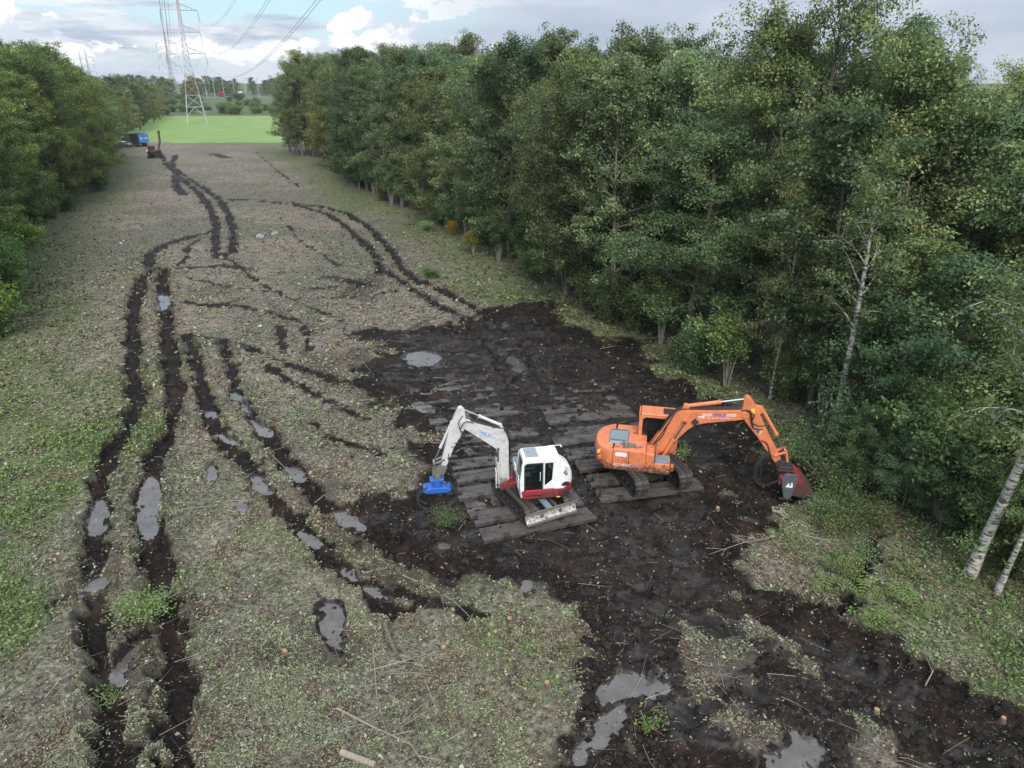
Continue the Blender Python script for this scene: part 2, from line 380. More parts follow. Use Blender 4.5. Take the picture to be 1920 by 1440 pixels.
M['wood_cut'] = paint('fresh_cut_wood', (.36, .215, .115), .7, .5, (.2, .12, .07), 8)
M['dead_wood'] = bark('dead_wood', (.13, .11, .085), (.40, .35, .28), 8)
t = MT('asphalt'); t.set(Base_Color=(.16, .16, .165), Roughness=.8); M['asphalt'] = t.m
M['galv'] = paint('galvanised_steel', (.38, .395, .42), .5, .2, (.25, .25, .25))
M['pylon_red'] = paint('red_tower_paint', (.38, .21, .18), .5, .2)
M['wire'] = MT('conductor').set(Base_Color=(.42, .44, .47), Roughness=.5, Metallic=.5).m
M['insulator'] = MT('insulator').set(Base_Color=(.22, .18, .16), Roughness=.3).m
# ------------------------------------------------------------------ ground: ruts, mud, puddles
def wp(pts): return [tuple(gp(*p)) for p in pts]
RUTS = [  # (pixels of the photograph, half width m, depth m)
 ([(300, 505), (268, 522), (254, 562), (250, 622), (250, 700), (264, 748), (252, 785), (216, 842), (198, 884), (187, 950), (180, 1012), (177, 1080), (181, 1150), (188, 1210), (196, 1275), (204, 1340), (212, 1440)], .49, .32),
 ([(310, 505), (305, 530), (311, 572), (313, 632), (322, 702), (332, 760), (322, 806), (294, 852), (285, 902), (281, 962), (286, 1022), (302, 1102), (322, 1182), (334, 1262), (338, 1340), (334, 1450)], .51, .34),
 ([(282, 500), (278, 478), (308, 460), (350, 445), (392, 436)], .55, .15), ([(330, 500), (352, 480), (352, 462), (380, 446)], .3, .08),
 ([(298, 285), (312, 308), (340, 335), (372, 362), (396, 392), (406, 425), (404, 482)], .42, .2),
 ([(330, 290), (322, 312), (352, 335), (385, 355), (412, 375), (430, 405), (438, 440), (436, 476)], .42, .2),
 ([(410, 372), (480, 375), (555, 384), (618, 402), (652, 428), (690, 462), (712, 490), (716, 515)], .38, .2),
 ([(540, 381), (600, 386), (645, 398), (690, 424), (730, 466), (752, 500), (772, 522), (830, 546), (884, 577), (930, 604), (985, 645), (1010, 700)], .38, .2),
 ([(716, 505), (762, 536), (820, 572), (880, 606), (930, 660), (960, 720)], .38, .18),
 ([(352, 632), (372, 678), (382, 742), (402, 800), (442, 852), (492, 912), (545, 972), (600, 1030), (655, 1080), (700, 1118), (745, 1150)], .36, .2),
 ([(418, 640), (430, 680), (440, 732), (480, 792), (530, 852), (572, 912), (620, 952), (682, 992), (762, 1042), (850, 1085)], .38, .22),
 ([(345, 566), (400, 575), (452, 574), (520, 590), (572, 607), (582, 660)], .32, .08), ([(345, 628), (420, 636), (472, 656), (560, 690), (640, 716), (700, 728)], .32, .1),
 ([(527, 606), (530, 660)], .3, .07), ([(600, 560), (690, 556), (740, 545)], .28, .06), ([(620, 520), (680, 535)], .7, .06),
 ([(410, 572), (450, 566)], .45, .08), ([(320, 505), (420, 498), (470, 505)], .5, .06),
 ([(1100, 1330), (1180, 1260), (1240, 1200), (1210, 1120)], .45, .14), ([(1235, 1290), (1300, 1370), (1380, 1440)], .5, .16),
 ([(1440, 1150), (1560, 1240), (1680, 1310), (1840, 1420)], .55, .18), ([(1560, 1180), (1700, 1260), (1900, 1370)], .55, .14),
 ([(1640, 1010), (1615, 1060), (1600, 1110), (1575, 1150)], .30, .22),
 ([(110, 1135), (160, 1108), (205, 1082)], .22, .12), ([(190, 1270), (240, 1230), (270, 1180)], .3, .14),
 ([(500, 1230), (560, 1245), (640, 1235)], .45, .06), ([(330, 330), (330, 350), (345, 365)], .8, .05), ([(400, 288), (425, 296)], 1.2, .05),
 ([(440, 640), (520, 700), (600, 745), (690, 790)], .22, .06), ([(350, 520), (430, 540), (520, 548), (620, 540)], .22, .06),
 ([(410, 470), (470, 520), (540, 560), (640, 600)], .2, .06), ([(520, 400), (560, 450), (640, 500)], .2, .05), ([(560, 780), (640, 830), (720, 850)], .22, .07),
  ([(480, 285), (520, 320), (560, 350)], .25, .05), ([(600, 1060), (700, 1080), (800, 1130), (900, 1150)], .25, .08)]
RUTS = [(wp(p), w, d) for p, w, d in RUTS]
MUD = wp([(672, 622), (760, 604), (850, 604), (905, 590), (960, 572), (1012, 570), (1060, 606), (1130, 640), (1215, 642), (1260, 690), (1300, 752), (1400, 778), (1450, 830), (1500, 880), (1515, 935), (1450, 960), (1405, 1000), (1425, 1060), (1490, 1120), (1560, 1150), (1640, 1210), (1740, 1280), (1960, 1390), (1990, 1500), (1060, 1500), (1130, 1350), (1115, 1260), (1060, 1160), (1000, 1110), (900, 1120), (830, 1075), (740, 1040), (650, 990), (640, 955), (740, 920), (800, 880), (780, 820), (735, 770), (700, 742), (650, 700), (700, 660)])
HALF = [wp(p) for p in ([(560, 660), (690, 640), (800, 700), (760, 800), (640, 760), (560, 720)], [(520, 900), (640, 900), (900, 1100), (860, 1180), (700, 1120), (560, 1010)], [(240, 1130), (340, 1130), (370, 1420), (170, 1420)],
  [(620, 560), (700, 500), (730, 540), (700, 570)], [(560, 1150), (700, 1130), (760, 1230), (560, 1280), (480, 1240)])]
ISLES = [wp(p) for p in ([(1415, 1020), (1500, 995), (1580, 1010), (1600, 1085), (1545, 1120), (1480, 1095)], [(1380, 1120), (1440, 1160), (1500, 1240), (1440, 1210)], [(1590, 1350), (1660, 1340), (1800, 1460), (1600, 1470)],
  [(1270, 1160), (1390, 1170), (1440, 1230), (1400, 1330), (1270, 1310), (1240, 1220)], [(1350, 1340), (1440, 1370), (1460, 1440), (1370, 1440)])]
R_EDGE = [(-62, 196), (-56, 180), (-40.4, 156), (-27.7, 122.6), (-17.8, 100.5), (-10.7, 90.2), (-4.5, 74.6), (0.2, 61.3), (4.2, 50.5), (9.2, 44.6), (10.4, 38), (12.9, 34.5), (14.6, 30.8), (14.8, 27), (14.6, 24.3), (15.6, 21.5), (16.8, 20.1), (18, 18), (20, 12), (22, -30)]
L_EDGE = [(-100, 190), (-94.5, 173), (-66, 119), (-55, 85), (-46.5, 66), (-36.5, 46), (-31, 34), (-26, 20), (-24, -30)]
R_WOOD = R_EDGE + [(140, -30), (140, 205)]
L_WOOD = L_EDGE + [(-190, -30), (-190, 190)]
# puddles: centre px, half-axis vectors px
PUD = [(304, 566, 12, 2, -3, 13, 'round bright puddle at the head of the long left rut'), (180, 968, 20, 4, -6, 27, 'puddle in the outer left rut, level with the blue grapple'), (280, 950, 18, 2, -4, 50, 'long bright puddle in the inner left rut'),
 (178, 1097, 28, -16, 5, 8, 'slanting puddle across the outer left rut'), (122, 1130, 32, -14, 4, 5, 'thin sliver of water left of the outer rut'), (236, 1246, 20, -32, 16, 8, 'dull puddle below the cut leafy branch'),
 (450, 757, 13, 18, -9, 5, 'puddle at the top of the middle rut'), (395, 777, 11, 3, -2, 6, 'small puddle left of the middle ruts'), (487, 802, 17, 12, -9, 5, 'second puddle down the middle rut'), (430, 823, 17, 7, -4, 5, 'flat puddle in the outer middle rut'),
 (553, 887, 15, 10, -8, 7, 'puddle beside a thin stick in the middle rut'), (488, 909, 22, 9, -8, 13, 'broad puddle on the outer middle rut'), (652, 977, 25, 14, -10, 10, 'puddle nearest the planks on the left mud'), (585, 1013, 22, 15, -6, 5, 'narrow puddle under the broad middle one'),
 (657, 1077, 16, 8, -6, 6, 'ridged little puddle in the trampled brash'), (708, 1112, 22, 11, -8, 6, 'puddle at the lower end of the middle rut'), (622, 1162, 14, 44, -20, 10, 'long dull puddle in the brash'), (795, 673, 34, 6, -6, 12, 'bright puddle in the dark mud behind the white digger'),
 (1003, 1110, 28, 10, -6, 20, 'puddle below the dozer blade'), (1192, 1292, 50, -24, 30, 26, 'large grey puddle in the foreground mud'), (1128, 1376, 40, -42, 16, 16, 'long grey puddle running out of the frame bottom'), (1492, 1415, 50, 0, 0, 44, 'puddle at the bottom right under the bare soil'),
 (487, 440, 9, 0, 0, 4, 'left of two tiny blue puddles far up the clearing'), (515, 437, 9, 0, 0, 3, 'right of two tiny blue puddles far up the clearing'), (795, 764, 18, 8, -8, 5, 'small puddle beside the sunken mats'), (612, 762, 8, 2, -2, 6, 'lone little puddle in the brash left of the mud'),
 (398, 890, 10, -6, 6, 16, 'faint puddle between the two sets of ruts'), (830, 1022, 11, 2, -2, 5, 'tiny puddle left of the front mat'), (455, 952, 10, 2, -2, 10, 'dim little puddle left of the middle ruts'), (970, 690, 14, 20, -8, 6, 'shallow water lying along the mud track'), (440, 985, 8, 0, 0, 8, 'dim spot of water in the brash')]
puddles = []
for (px, py, ax, ay, bx, by, lab) in PUD:
    c = gp(px, py); a = gp(px + ax, py + ay) - c; b = gp(px + bx, py + by) - c
    A_ = np.array([a, b]).T
    if np.linalg.det(A_) < 0: A_ = A_[:, ::-1].copy()
    puddles.append((c, np.linalg.inv(A_), A_, lab))
ZW = -.055
def ground_eval(x, y):
    x = np.asarray(x, float); y = np.asarray(y, float); far = y > 150
    z = (fbm(x, y, 6, 2, 5) - .5) * .16 + (fbm(x, y, .9, 3, 9) - .5) * .20 + (fbm(x, y, .3, 2, 13) - .5) * .10
    mud = np.zeros_like(x); wet = np.zeros_like(x)
    wob = (fbm(x, y, 1.1, 3, 21) - .5); wob2 = fbm(x, y, 4.5, 3, 33) - .5
    s = sdist(x, y, MUD) + wob * 3.0 + wob2 * 4.2 + (fbm(x, y, .45, 2, 58) - .5) * 1.6
    mm = sstep(-1.7, 1.0, s); mud = np.maximum(mud, mm)
    wet = np.maximum(wet, sstep(-.2, 2.5, s) * .72)
    for p in HALF:
        s = sdist(x, y, p) + wob * 2 + wob2 * 2; mud = np.maximum(mud, .50 * sstep(-.8, 1.0, s))
    for ii, p in enumerate(ISLES):
        s = sdist(x, y, p) + wob * 2.0; mud = np.minimum(mud, 1 - (.80 if ii < 3 else .46) * sstep(-1.0, .9, s + (fbm(x, y, .5, 2, 57) - .5) * 1.6))
    # big lumps and smeared ridges in open mud
    rid = np.abs(fbm(x * .8 + y * .25, y * 1.7, 1.6, 4, 55) - .5) * 2
    z += mud * ((.28 - rid) * .22 + (fbm(x, y, .45, 3, 61) - .5) * .30 - .02)
    for p, w, dep in RUTS:
        pa = np.array(p); k = (x > pa[:, 0].min() - 2.5) & (x < pa[:, 0].max() + 2.5) & (y > pa[:, 1].min() - 2.5) & (y < pa[:, 1].max() + 2.5)
        if not k.any(): continue
        d = pdist(x[k], y[k], p) + wob[k] * .6 + (fbm(x[k], y[k], .35, 2, 71) - .5) * .75
        brk = sstep(.22, .52, fbm(x[k], y[k], 2.2, 3, 81)) * .3 + .7
        m = sstep(w * 1.3, w * .7, d); q = np.exp(-((d - w * 1.35) / .22) ** 2)
        lug = .5 + .5 * np.sin((x[k] * .55 + y[k]) * 16)
        z[k] = z[k] * (1 - .6 * m) - dep * m + .85 * dep * q * (.45 + 1.6 * np.maximum(fbm(x[k], y[k], .4, 2, 79) - .35, 0) + wob[k]) + m * (fbm(x[k], y[k], .3, 2, 77) - .5) * .14 + m * lug * .05
        mud[k] = np.maximum(mud[k], np.maximum(m * (.85 + .25 * (dep > .1)) * brk * (1 - .25 * sstep(23.5, 19.5, y[k]) * (x[k] < -4)), q * .42 * (dep > .1))); wet[k] = np.maximum(wet[k], m * .25)
    mud = np.clip(mud, 0, 1)
    for c, inv, A, lab in puddles:
        rad = np.abs(A).sum(1).max() * 2
        k = (np.abs(x - c[0]) < rad) & (np.abs(y - c[1]) < rad)
        if not k.any(): continue
        l = inv @ np.array([x[k] - c[0], y[k] - c[1]]); r = np.sqrt((l ** 2).sum(0))
        sc = np.linalg.norm(A, axis=0).mean()
        nz = (fbm(x[k], y[k], max(.8 * sc, .25), 5, 91) - .5) * 2.0 + (fbm(x[k], y[k], max(1.8 * sc, .5), 2, 93) - .5) * 1.5 + .1; nz = np.maximum(nz, -.27)
        dep = 1 - sstep(.75, 1.12, r + nz); rim = sstep(1.0, 1.2, r + nz * .5) * (1 - sstep(1.5, 1.9, r))
        zz = z[k] * (1 - dep) + dep * (ZW - .055 + (fbm(x[k], y[k], .4, 4, 97) - .5) * .30)
        zz = zz * (1 - rim) + rim * np.maximum(zz, ZW + .025); z[k] = zz
        mud[k] = np.maximum(mud[k], .85 * (1 - sstep(1.0, 1.5, r + nz))); wet[k] = np.maximum(wet[k], 1 - sstep(1.1, 1.6, r))
    # colour zones
    re = sdist(x, y, R_WOOD); le = sdist(x, y, L_WOOD)
    green = sstep(-9, -2.0, re + wob2 * 7) * sstep(3, 0, re) * .8
    green = np.maximum(green, sstep(-9, -2, le + wob2 * 8) * .7 * sstep(4, 0, le))
    green = np.maximum(green, sstep(-14.5, -18.0, x + (y - 20) * .18 + wob2 * 5) * sstep(46, 30, y) * .95)
    green = np.maximum(green, .30 * sstep(.56, .72, fbm(x, y, 7, 3, 131)))
    brown = .85 * sstep(.44, .60, fbm(x, y, 8, 3, 141)) + .35 * sstep(75, 150, y) + .7 * sstep(-1, 2, re) + .6 * sstep(-1, 2, le)
    for p in ISLES[:3]: brown = np.maximum(brown, sstep(-.5, .5, sdist(x, y, p)))
    green = np.where(y > 215, 1.0, green); brown = np.where(y > 215, 0, brown); mud = np.where(y > 204, 0, mud)
    return z, np.clip(mud, 0, 1), np.clip(green, 0, 1), np.clip(wet, 0, 1), np.clip(brown, 0, 1)

def build_ground():
    v = np.linspace(-.64, .336, 450); Y = []; T = []
    for q in v:
        tt = H / (sP - q * cP); Y.append(tt * (cP + q * sP)); T.append(tt)
    Yn = np.array(Y); Tn = np.array(T); o = np.argsort(Yn); Yn, Tn = Yn[o], Tn[o]
    near = np.linspace(-70, Yn[0] - .3, 40); far = np.geomspace(Yn[-1] + 4, 3800, 60)
    Yall = np.concatenate([near, Yn, far]); Tall = np.concatenate([np.full(40, Tn[0]), Tn, far / cP])
    u = np.concatenate([np.linspace(-5, -.9, 40), np.linspace(-.84, .84, 690), np.linspace(.9, 5, 40)])
    X = np.outer(Tall, u); YY = np.repeat(Yall[:, None], len(u), 1)
    n, m = X.shape
    z, mud, g, w, b = ground_eval(X.ravel(), YY.ravel())
    fade = 1 - sstep(205, 215, YY.ravel()); z = z * fade - .03 * (1 - fade)
    i = np.arange(n * m).reshape(n, m)
    f = np.stack([i[:-1, :-1], i[:-1, 1:], i[1:, 1:], i[1:, :-1]], -1).reshape(-1, 4)
    me = mesh_np('ground', np.stack([X.ravel(), YY.ravel(), z], 1), f, M['ground'], True, {'mask': np.stack([mud, g, w, b], 1)})
    tag(link(me, 'ground'), kind='structure')
build_ground()
def puddle_mesh(c, A):
    n = 36; q = np.linspace(0, 2 * np.pi, n, endpoint=False)
    p = (A @ (np.stack([np.cos(q), np.sin(q)]) * 1.42)).T
    v = np.concatenate([[[0, 0, 0]], np.column_stack([p, np.zeros(n)])]); f = [(0, 1 + k, 1 + (k + 1) % n) for k in range(n)]
    return mesh_np('puddle', v, f, M['water'])
for i, (c, inv, A, lab) in enumerate(puddles):
    tag(link(puddle_mesh(c, A), 'puddle', None, (c[0], c[1], ZW + .004 * (i % 3))), lab, kind='structure')
def gz(x, y): return float(ground_eval(np.array([x]), np.array([y]))[0][0])
# meadow beyond the clearing, and the open grass behind the right wood
def sheet(name, poly, z, mat):
    mb = MB(); mb.add([(x, y, z) for x, y in poly], [tuple(range(len(poly)))]); tag(mb.build(name, mat, smooth=None), kind='structure')
fx = np.linspace(-118, -48, 160)
edge = [(x, 207 + 5 * (fbm(np.array([x]), np.array([0.]), 4, 4, 3)[0] - .5)) for x in fx]
sheet('meadow', edge + [(-40, 260), (-60, 372), (-175, 366), (-160, 330), (-135, 270), (-118, 225)], .012, M['meadow'])
sheet('grass_field', [(22, 62), (40, 42), (62, 30), (130, 30), (130, 120), (20, 120), (8, 92)], .12, M['meadow'])
# embankment with the road
emb = MB(); emb.prism_x([(372, -.1), (398, 1.2), (480, 1.6), (520, 4.2), (560, 4.4), (900, 4.4), (960, -.1)], -900, 300)
tag(emb.build('embankment', M['rough'], smooth=None), kind='structure')
rd = MB(); rd.add([(-420, 560, 4.45), (40, 515, 4.45), (40, 530, 4.45), (-420, 580, 4.45)], [(0, 1, 2, 3)])
tag(rd.build('road', M['asphalt'], smooth=None), kind='structure')
# ------------------------------------------------------------------ trees
def quat_frames(nrm, rg):
    """tangent frames for normals (n,3)"""
    a = rg.normal(size=nrm.shape); u = np.cross(nrm, a); u /= np.linalg.norm(u, axis=1)[:, None] + 1e-9
    return u, np.cross(nrm, u)
def leaf_mesh(name, cen, nrm, size, lv, rg, mat, aspect=.58, attr='lv'):
    """kite-shaped folded leaves"""
    n = len(cen); nrm = nrm / (np.linalg.norm(nrm, axis=1)[:, None] + 1e-9); u, w = quat_frames(nrm, rg)
    L = size[:, None]; W = L * aspect * rg.uniform(.75, 1.2, (n, 1)); fold = L * rg.uniform(-.12, .22, (n, 1))
    p0 = cen - u * L * .5; p1 = cen + w * W * .5 + nrm * fold - u * L * .08; p2 = cen + u * L * .5 - nrm * fold * .6; p3 = cen - w * W * .5 + nrm * fold - u * L * .08
    v = np.stack([p0, p1, p2, p3], 1).reshape(-1, 3); f = np.arange(n * 4).reshape(n, 4)
    c = np.repeat(np.column_stack([lv, lv, lv, np.ones(n)]) if lv.ndim == 1 else np.column_stack([lv, np.ones(n)]), 4, 0)
    return mesh_np(name, v, f, mat, False, {attr: c})
def make_tree(seed, Ht, Rad, base=.2, nl=34, nleaf=20000, leaf=.2, barkm='bark', prof='round', droop=0.0, crad=.6, trunk_r=.16, up=.6, forks=0, lean=.0, flat=.65):
    """returns (trunk mesh, crown mesh): tapered trunk with limbs and twigs, leaf clumps on the twigs"""
    rg = np.random.default_rng(seed); mb = MB()
    ax = rg.normal(size=2) * lean
    tp = []; m = 9
    for i in range(m + 1):
        t = i / m; tp.append(np.array([ax[0] * t * Ht + .012 * Ht * math.sin(t * 5 + seed), ax[1] * t * Ht + .012 * Ht * math.cos(t * 4 + seed * 2) - .012 * Ht, t * Ht * .97]))
    rad = [trunk_r * (1.25 if i == 0 else 1) * (1 - .9 * (i / m)) + .012 for i in range(m + 1)]
    tp[0][2] = -.3
    mb.tube(tp, rad, 7)
    def tpos(t):
        q = min(t, .999) * m; i = int(q); return tp[i] * (1 - (q - i)) + tp[i + 1] * (q - i)
    cl = []
    def profile(t):   # t in crown 0..1
        if prof == 'round': return math.sin(math.pi * min(1, .16 + .80 * t)) ** .7
        if prof == 'cone': return (1 - t) ** .75 * (.55 + .45 * min(1, t * 4)) + .05
        if prof == 'col': return (.8 + .2 * math.sin(3.1 * t)) * (1 if t < .7 else math.sqrt(max(0.02, 1 - ((t - .7) / .32) ** 2)))
        return 1 - .5 * t
    for k in range(nl):
        tc = (k + rg.uniform(.1, .9)) / nl; h = base + (1 - base) * tc * .97; az = k * 2.399 + rg.normal() * .4
        L = Rad * profile(tc) * rg.uniform(.62, 1.12); el = up * (.35 + .9 * tc) + rg.normal() * .15
        p = tpos(h).copy(); d = np.array([math.cos(az) * math.cos(el), math.sin(az) * math.cos(el), math.sin(el)])
        pts = [p.copy()]; seg = 5
        for j in range(seg):
            d = d + np.array([0, 0, (.10 if droop <= 0 else -droop * (j / seg))]) + rg.normal(size=3) * .10; d /= np.linalg.norm(d)
            p = p + d * L / seg; pts.append(p.copy())
        r0 = trunk_r * (1 - .85 * h) * .42 + .012
        mb.tube(pts, [r0 * (1 - .82 * j / seg) for j in range(seg + 1)], 4, False)
        for j in (2, 3, 4, 5): cl.append((pts[j], 1.0))
        for q in range(int(rg.integers(4, 7))):
            t = rg.uniform(.25, 1); i = min(int(t * seg), seg - 1); b = pts[i] + (pts[i + 1] - pts[i]) * (t * seg - i)
            dd = (pts[i + 1] - pts[i]); dd /= np.linalg.norm(dd); dd = dd + rg.normal(size=3) * np.array([.75, .75, .5]); dd[2] -= droop * .8; dd /= np.linalg.norm(dd)
            l2 = L * rg.uniform(.22, .45) + .25; mid = b + dd * l2 * .55; e = b + dd * l2 + np.array([0, 0, -droop * .6 * l2])
            mb.tube([b, mid, e], [r0 * .38, r0 * .22, .006], 3, False)
            cl += [(mid, .8), (e, 1.1), (b + dd * l2 * 1.2, .7)]
    cl += [(tpos(t), .8) for t in np.linspace(max(base, .5), 1, 6)]
    cp = np.array([c[0] for c in cl]); cs = np.array([c[1] for c in cl]) * crad * rg.uniform(.6, 1.35, len(cl))
    per = cs ** 1.6; per = per / per.sum(); idx = rg.choice(len(cl), nleaf, p=per)
    off = rg.normal(size=(nleaf, 3)); off /= np.linalg.norm(off, axis=1)[:, None]; off *= (rg.uniform(0, 1, (nleaf, 1)) ** .45)
    off[:, 2] *= flat
    if droop > .25: off[:, 2] = off[:, 2] * 1.5 - .25
    cen = cp[idx] + off * cs[idx][:, None]
    ok = cen[:, 2] > .15; cen = cen[ok]; idx = idx[ok]; off = off[ok]; n = len(cen)
    out = cen - np.array([0, 0, Ht * .5]); out /= np.linalg.norm(out, axis=1)[:, None]
    nrm = off * .5 + out * .35 + np.array([0, 0, .55]) + rg.normal(size=(n, 3)) * .62
    ctone = rg.normal(size=len(cl)) * .17
    lv = np.clip(.46 + ctone[idx] + rg.normal(size=n) * .16, .02, 1)
    tr = mb.mesh('trunk', M[barkm], 60)
    cr = leaf_mesh('crown', cen, nrm, leaf * rg.uniform(.65, 1.3, n), lv, rg, M['leaf'])
    return tr, cr
def make_shrub(seed, Ht, Rad, nstem=9, nleaf=5000, leaf=.13, base=.15, barkm='bark_grey', crad=.35):
    """many stems from one stool"""
    rg = np.random.default_rng(seed); mb = MB(); cl = []
    for k in range(nstem):
        az = rg.uniform(0, 6.28); sp = rg.uniform(.25, 1.0); e = np.array([math.cos(az) * Rad * sp, math.sin(az) * Rad * sp, Ht * rg.uniform(.6, 1.0) * (1.12 - .35 * sp)])
        b = np.array([math.cos(az), math.sin(az), 0]) * .12 * rg.uniform(.3, 1.2); pts = [b + (e - b) * t + np.array([0, 0, .18 * Ht * math.sin(t * 3.14)]) + rg.normal(size=3) * .03 * Ht * (t > 0) for t in np.linspace(0, 1, 5)]
        pts[0][2] = -.15
        mb.tube(pts, [.028 * (1 - .8 * t) * (Ht / 3) ** .5 + .006 for t in np.linspace(0, 1, 5)], 4, False)
        for t in np.linspace(base, 1, 7):
            i = min(int(t * 4), 3); q = pts[i] + (pts[i + 1] - pts[i]) * (t * 4 - i); cl.append(q + rg.normal(size=3) * crad * .7); cl.append(q + rg.normal(size=3) * crad * .9)
    cp = np.array(cl); idx = rg.integers(0, len(cp), nleaf); off = rg.normal(size=(nleaf, 3)) * crad * .55; off[:, 2] *= .8
    cen = cp[idx] + off; cen = cen[cen[:, 2] > .03]; idx = idx[:len(cen)]; n = len(cen)
    nrm = np.array([0, 0, .7]) + rg.normal(size=(n, 3)) * .6; lv = np.clip(.5 + rg.normal(size=len(cp))[idx] * .1 + rg.normal(size=n) * .16, .02, 1)
    return mb.mesh('stem', M[barkm], 60), leaf_mesh('foliage', cen, nrm, leaf * rg.uniform(.65, 1.3, n), lv, rg, M['leaf'])

PROT = {
 'oak_a': make_tree(1, 18, 5.6, .10, 42, 33000, .20, 'bark', 'round', 0, .74, .26, .45),
 'oak_b': make_tree(2, 18, 5.0, .13, 40, 32000, .20, 'bark', 'col', 0, .70, .24, .5),
 'oak_c': make_tree(3, 16, 5.4, .09, 40, 32000, .20, 'bark', 'round', .12, .70, .24, .4),
 'birch_a': make_tree(4, 17, 3.3, .24, 36, 21000, .14, 'birch', 'col', .34, .55, .13, .95, lean=.01),
 'birch_b': make_tree(5, 18, 3.0, .28, 34, 19000, .14, 'birch', 'round', .38, .55, .12, 1.05, lean=.02),
 'willow_a': make_tree(6, 17, 4.2, .19, 40, 24000, .19, 'bark_grey', 'col', .05, .62, .18, 1.0),
 'willow_b': make_tree(7, 15, 3.8, .13, 36, 22000, .19, 'bark_grey', 'round', .18, .62, .16, .85),
 'alder_a': make_tree(8, 17, 3.6, .16, 40, 22000, .21, 'bark', 'cone', 0, .62, .17, .5),
 'alder_b': make_tree(9, 15, 3.4, .20, 34, 20000, .21, 'bark', 'col', .05, .62, .15, .65),
 'maple_a': make_tree(10, 17, 5.0, .08, 40, 31000, .20, 'bark', 'round', .05, .70, .22, .6),
 'slim_birch': make_tree(12, 14, 2.1, .42, 22, 6500, .14, 'birch', 'round', .2, .42, .165, 1.1, lean=.03),
 'oak_near': make_tree(14, 18, 5.4, .12, 44, 46000, .165, 'bark', 'round', .02, .80, .26, .5),
 'thick_birch': make_tree(15, 13, 3.0, .42, 26, 11000, .13, 'birch', 'round', .3, .5, .195, 1.0, lean=.03),
 'young_oak': make_tree(13, 7, 3.0, .16, 26, 21000, .125, 'bark', 'round', .05, .50, .09, .45),
}
SHR = {
 'shrub_a': make_shrub(21, 3.2, 1.6, 10, 6000, .14), 'shrub_b': make_shrub(22, 2.4, 1.7, 12, 6000, .13, .1),
 'shrub_c': make_shrub(23, 4.6, 1.6, 9, 5000, .15, .42), 'weed': make_shrub(24, 1.0, .7, 9, 1500, .12, .15, crad=.22),
}
TINT = {'oak': (.94, 1.02, .84), 'birch': (1.25, 1.2, .95), 'willow': (1.22, 1.24, 1.14), 'alder': (.95, 1.04, .84), 'maple': (1.28, 1.08, .62), 'slim': (1.1, 1.15, .9), 'thick': (1.1, 1.15, .9), 'young': (.9, 1.08, .92), 'shrub': (.95, 1.05, .8), 'weed': (1.2, 1.5, .8)}
NAME = {'oak': 'oak_tree', 'birch': 'birch_tree', 'willow': 'willow_tree', 'alder': 'alder_tree', 'maple': 'maple_tree', 'slim': 'birch_tree', 'thick': 'birch_tree', 'young': 'oak_sapling', 'shrub': 'shrub', 'weed': 'weed_clump'}
def plant(kind, x, y, scale=1.0, label=None, cat='tree', group=None, tint=None, rz=None, sxy=1.0, z=0.0):
    k = kind.split('_')[0] if not kind.startswith('young') and not kind.startswith('slim') else kind.split('_')[0]
    tr, cr = (PROT[kind] if kind in PROT else SHR[kind]); shr = kind in SHR
    o = empty(NAME[k], label, cat, (x, y, z), random.uniform(0, 6.28) if rz is None else rz, group)
    o.scale = (scale * sxy, scale * sxy, scale)
    a = link(tr, 'stem' if shr else 'trunk', o); b = link(cr, 'foliage' if shr else 'crown', o)
    t0 = tint or TINT[k]; q = random.uniform(.70, 1.32); w = random.uniform(-.13, .13)
    b.color = (t0[0] * q * (1 + w), t0[1] * q, t0[2] * q * (1 - w), 1); a.color = (1, 1, 1, 1)
    return o
ORD = ['first', 'second', 'third', 'fourth', 'fifth', 'sixth', 'seventh', 'eighth', 'ninth', 'tenth', 'eleventh', 'twelfth', 'thirteenth', 'fourteenth', 'fifteenth', 'sixteenth', 'seventeenth', 'eighteenth', 'nineteenth', 'twentieth']
ORD += ['twenty-' + w for w in ORD[:9]] + ['thirtieth'] + ['thirty-' + w for w in ORD[:9]]
def along(poly, step):
    out = []; carry = 0
    for (x0, y0), (x1, y1) in zip(poly[:-1], poly[1:]):
        l = math.hypot(x1 - x0, y1 - y0); s = carry
        while s < l: out.append((x0 + (x1 - x0) * s / l, y0 + (y1 - y0) * s / l, (x1 - x0) / l, (y1 - y0) / l)); s += step
        carry = s - l
    return out
ADJ = {'oak': 'dark green oak', 'birch': 'airy pale birch', 'willow': 'grey green willow', 'alder': 'narrow dark alder', 'maple': 'olive brown maple'}
def pick(seq): return seq[random.randrange(len(seq))]
KINDS_R = ['willow_a', 'willow_b', 'oak_b', 'birch_a', 'oak_c', 'alder_b', 'birch_b', 'willow_a', 'alder_a', 'oak_a', 'birch_a']
HT = {'oak_a': 18, 'oak_b': 18, 'oak_c': 16, 'birch_a': 17, 'birch_b': 18, 'willow_a': 17, 'willow_b': 15, 'alder_a': 17, 'alder_b': 15, 'maple_a': 17}
def tall(kind, h): return h / HT[kind]
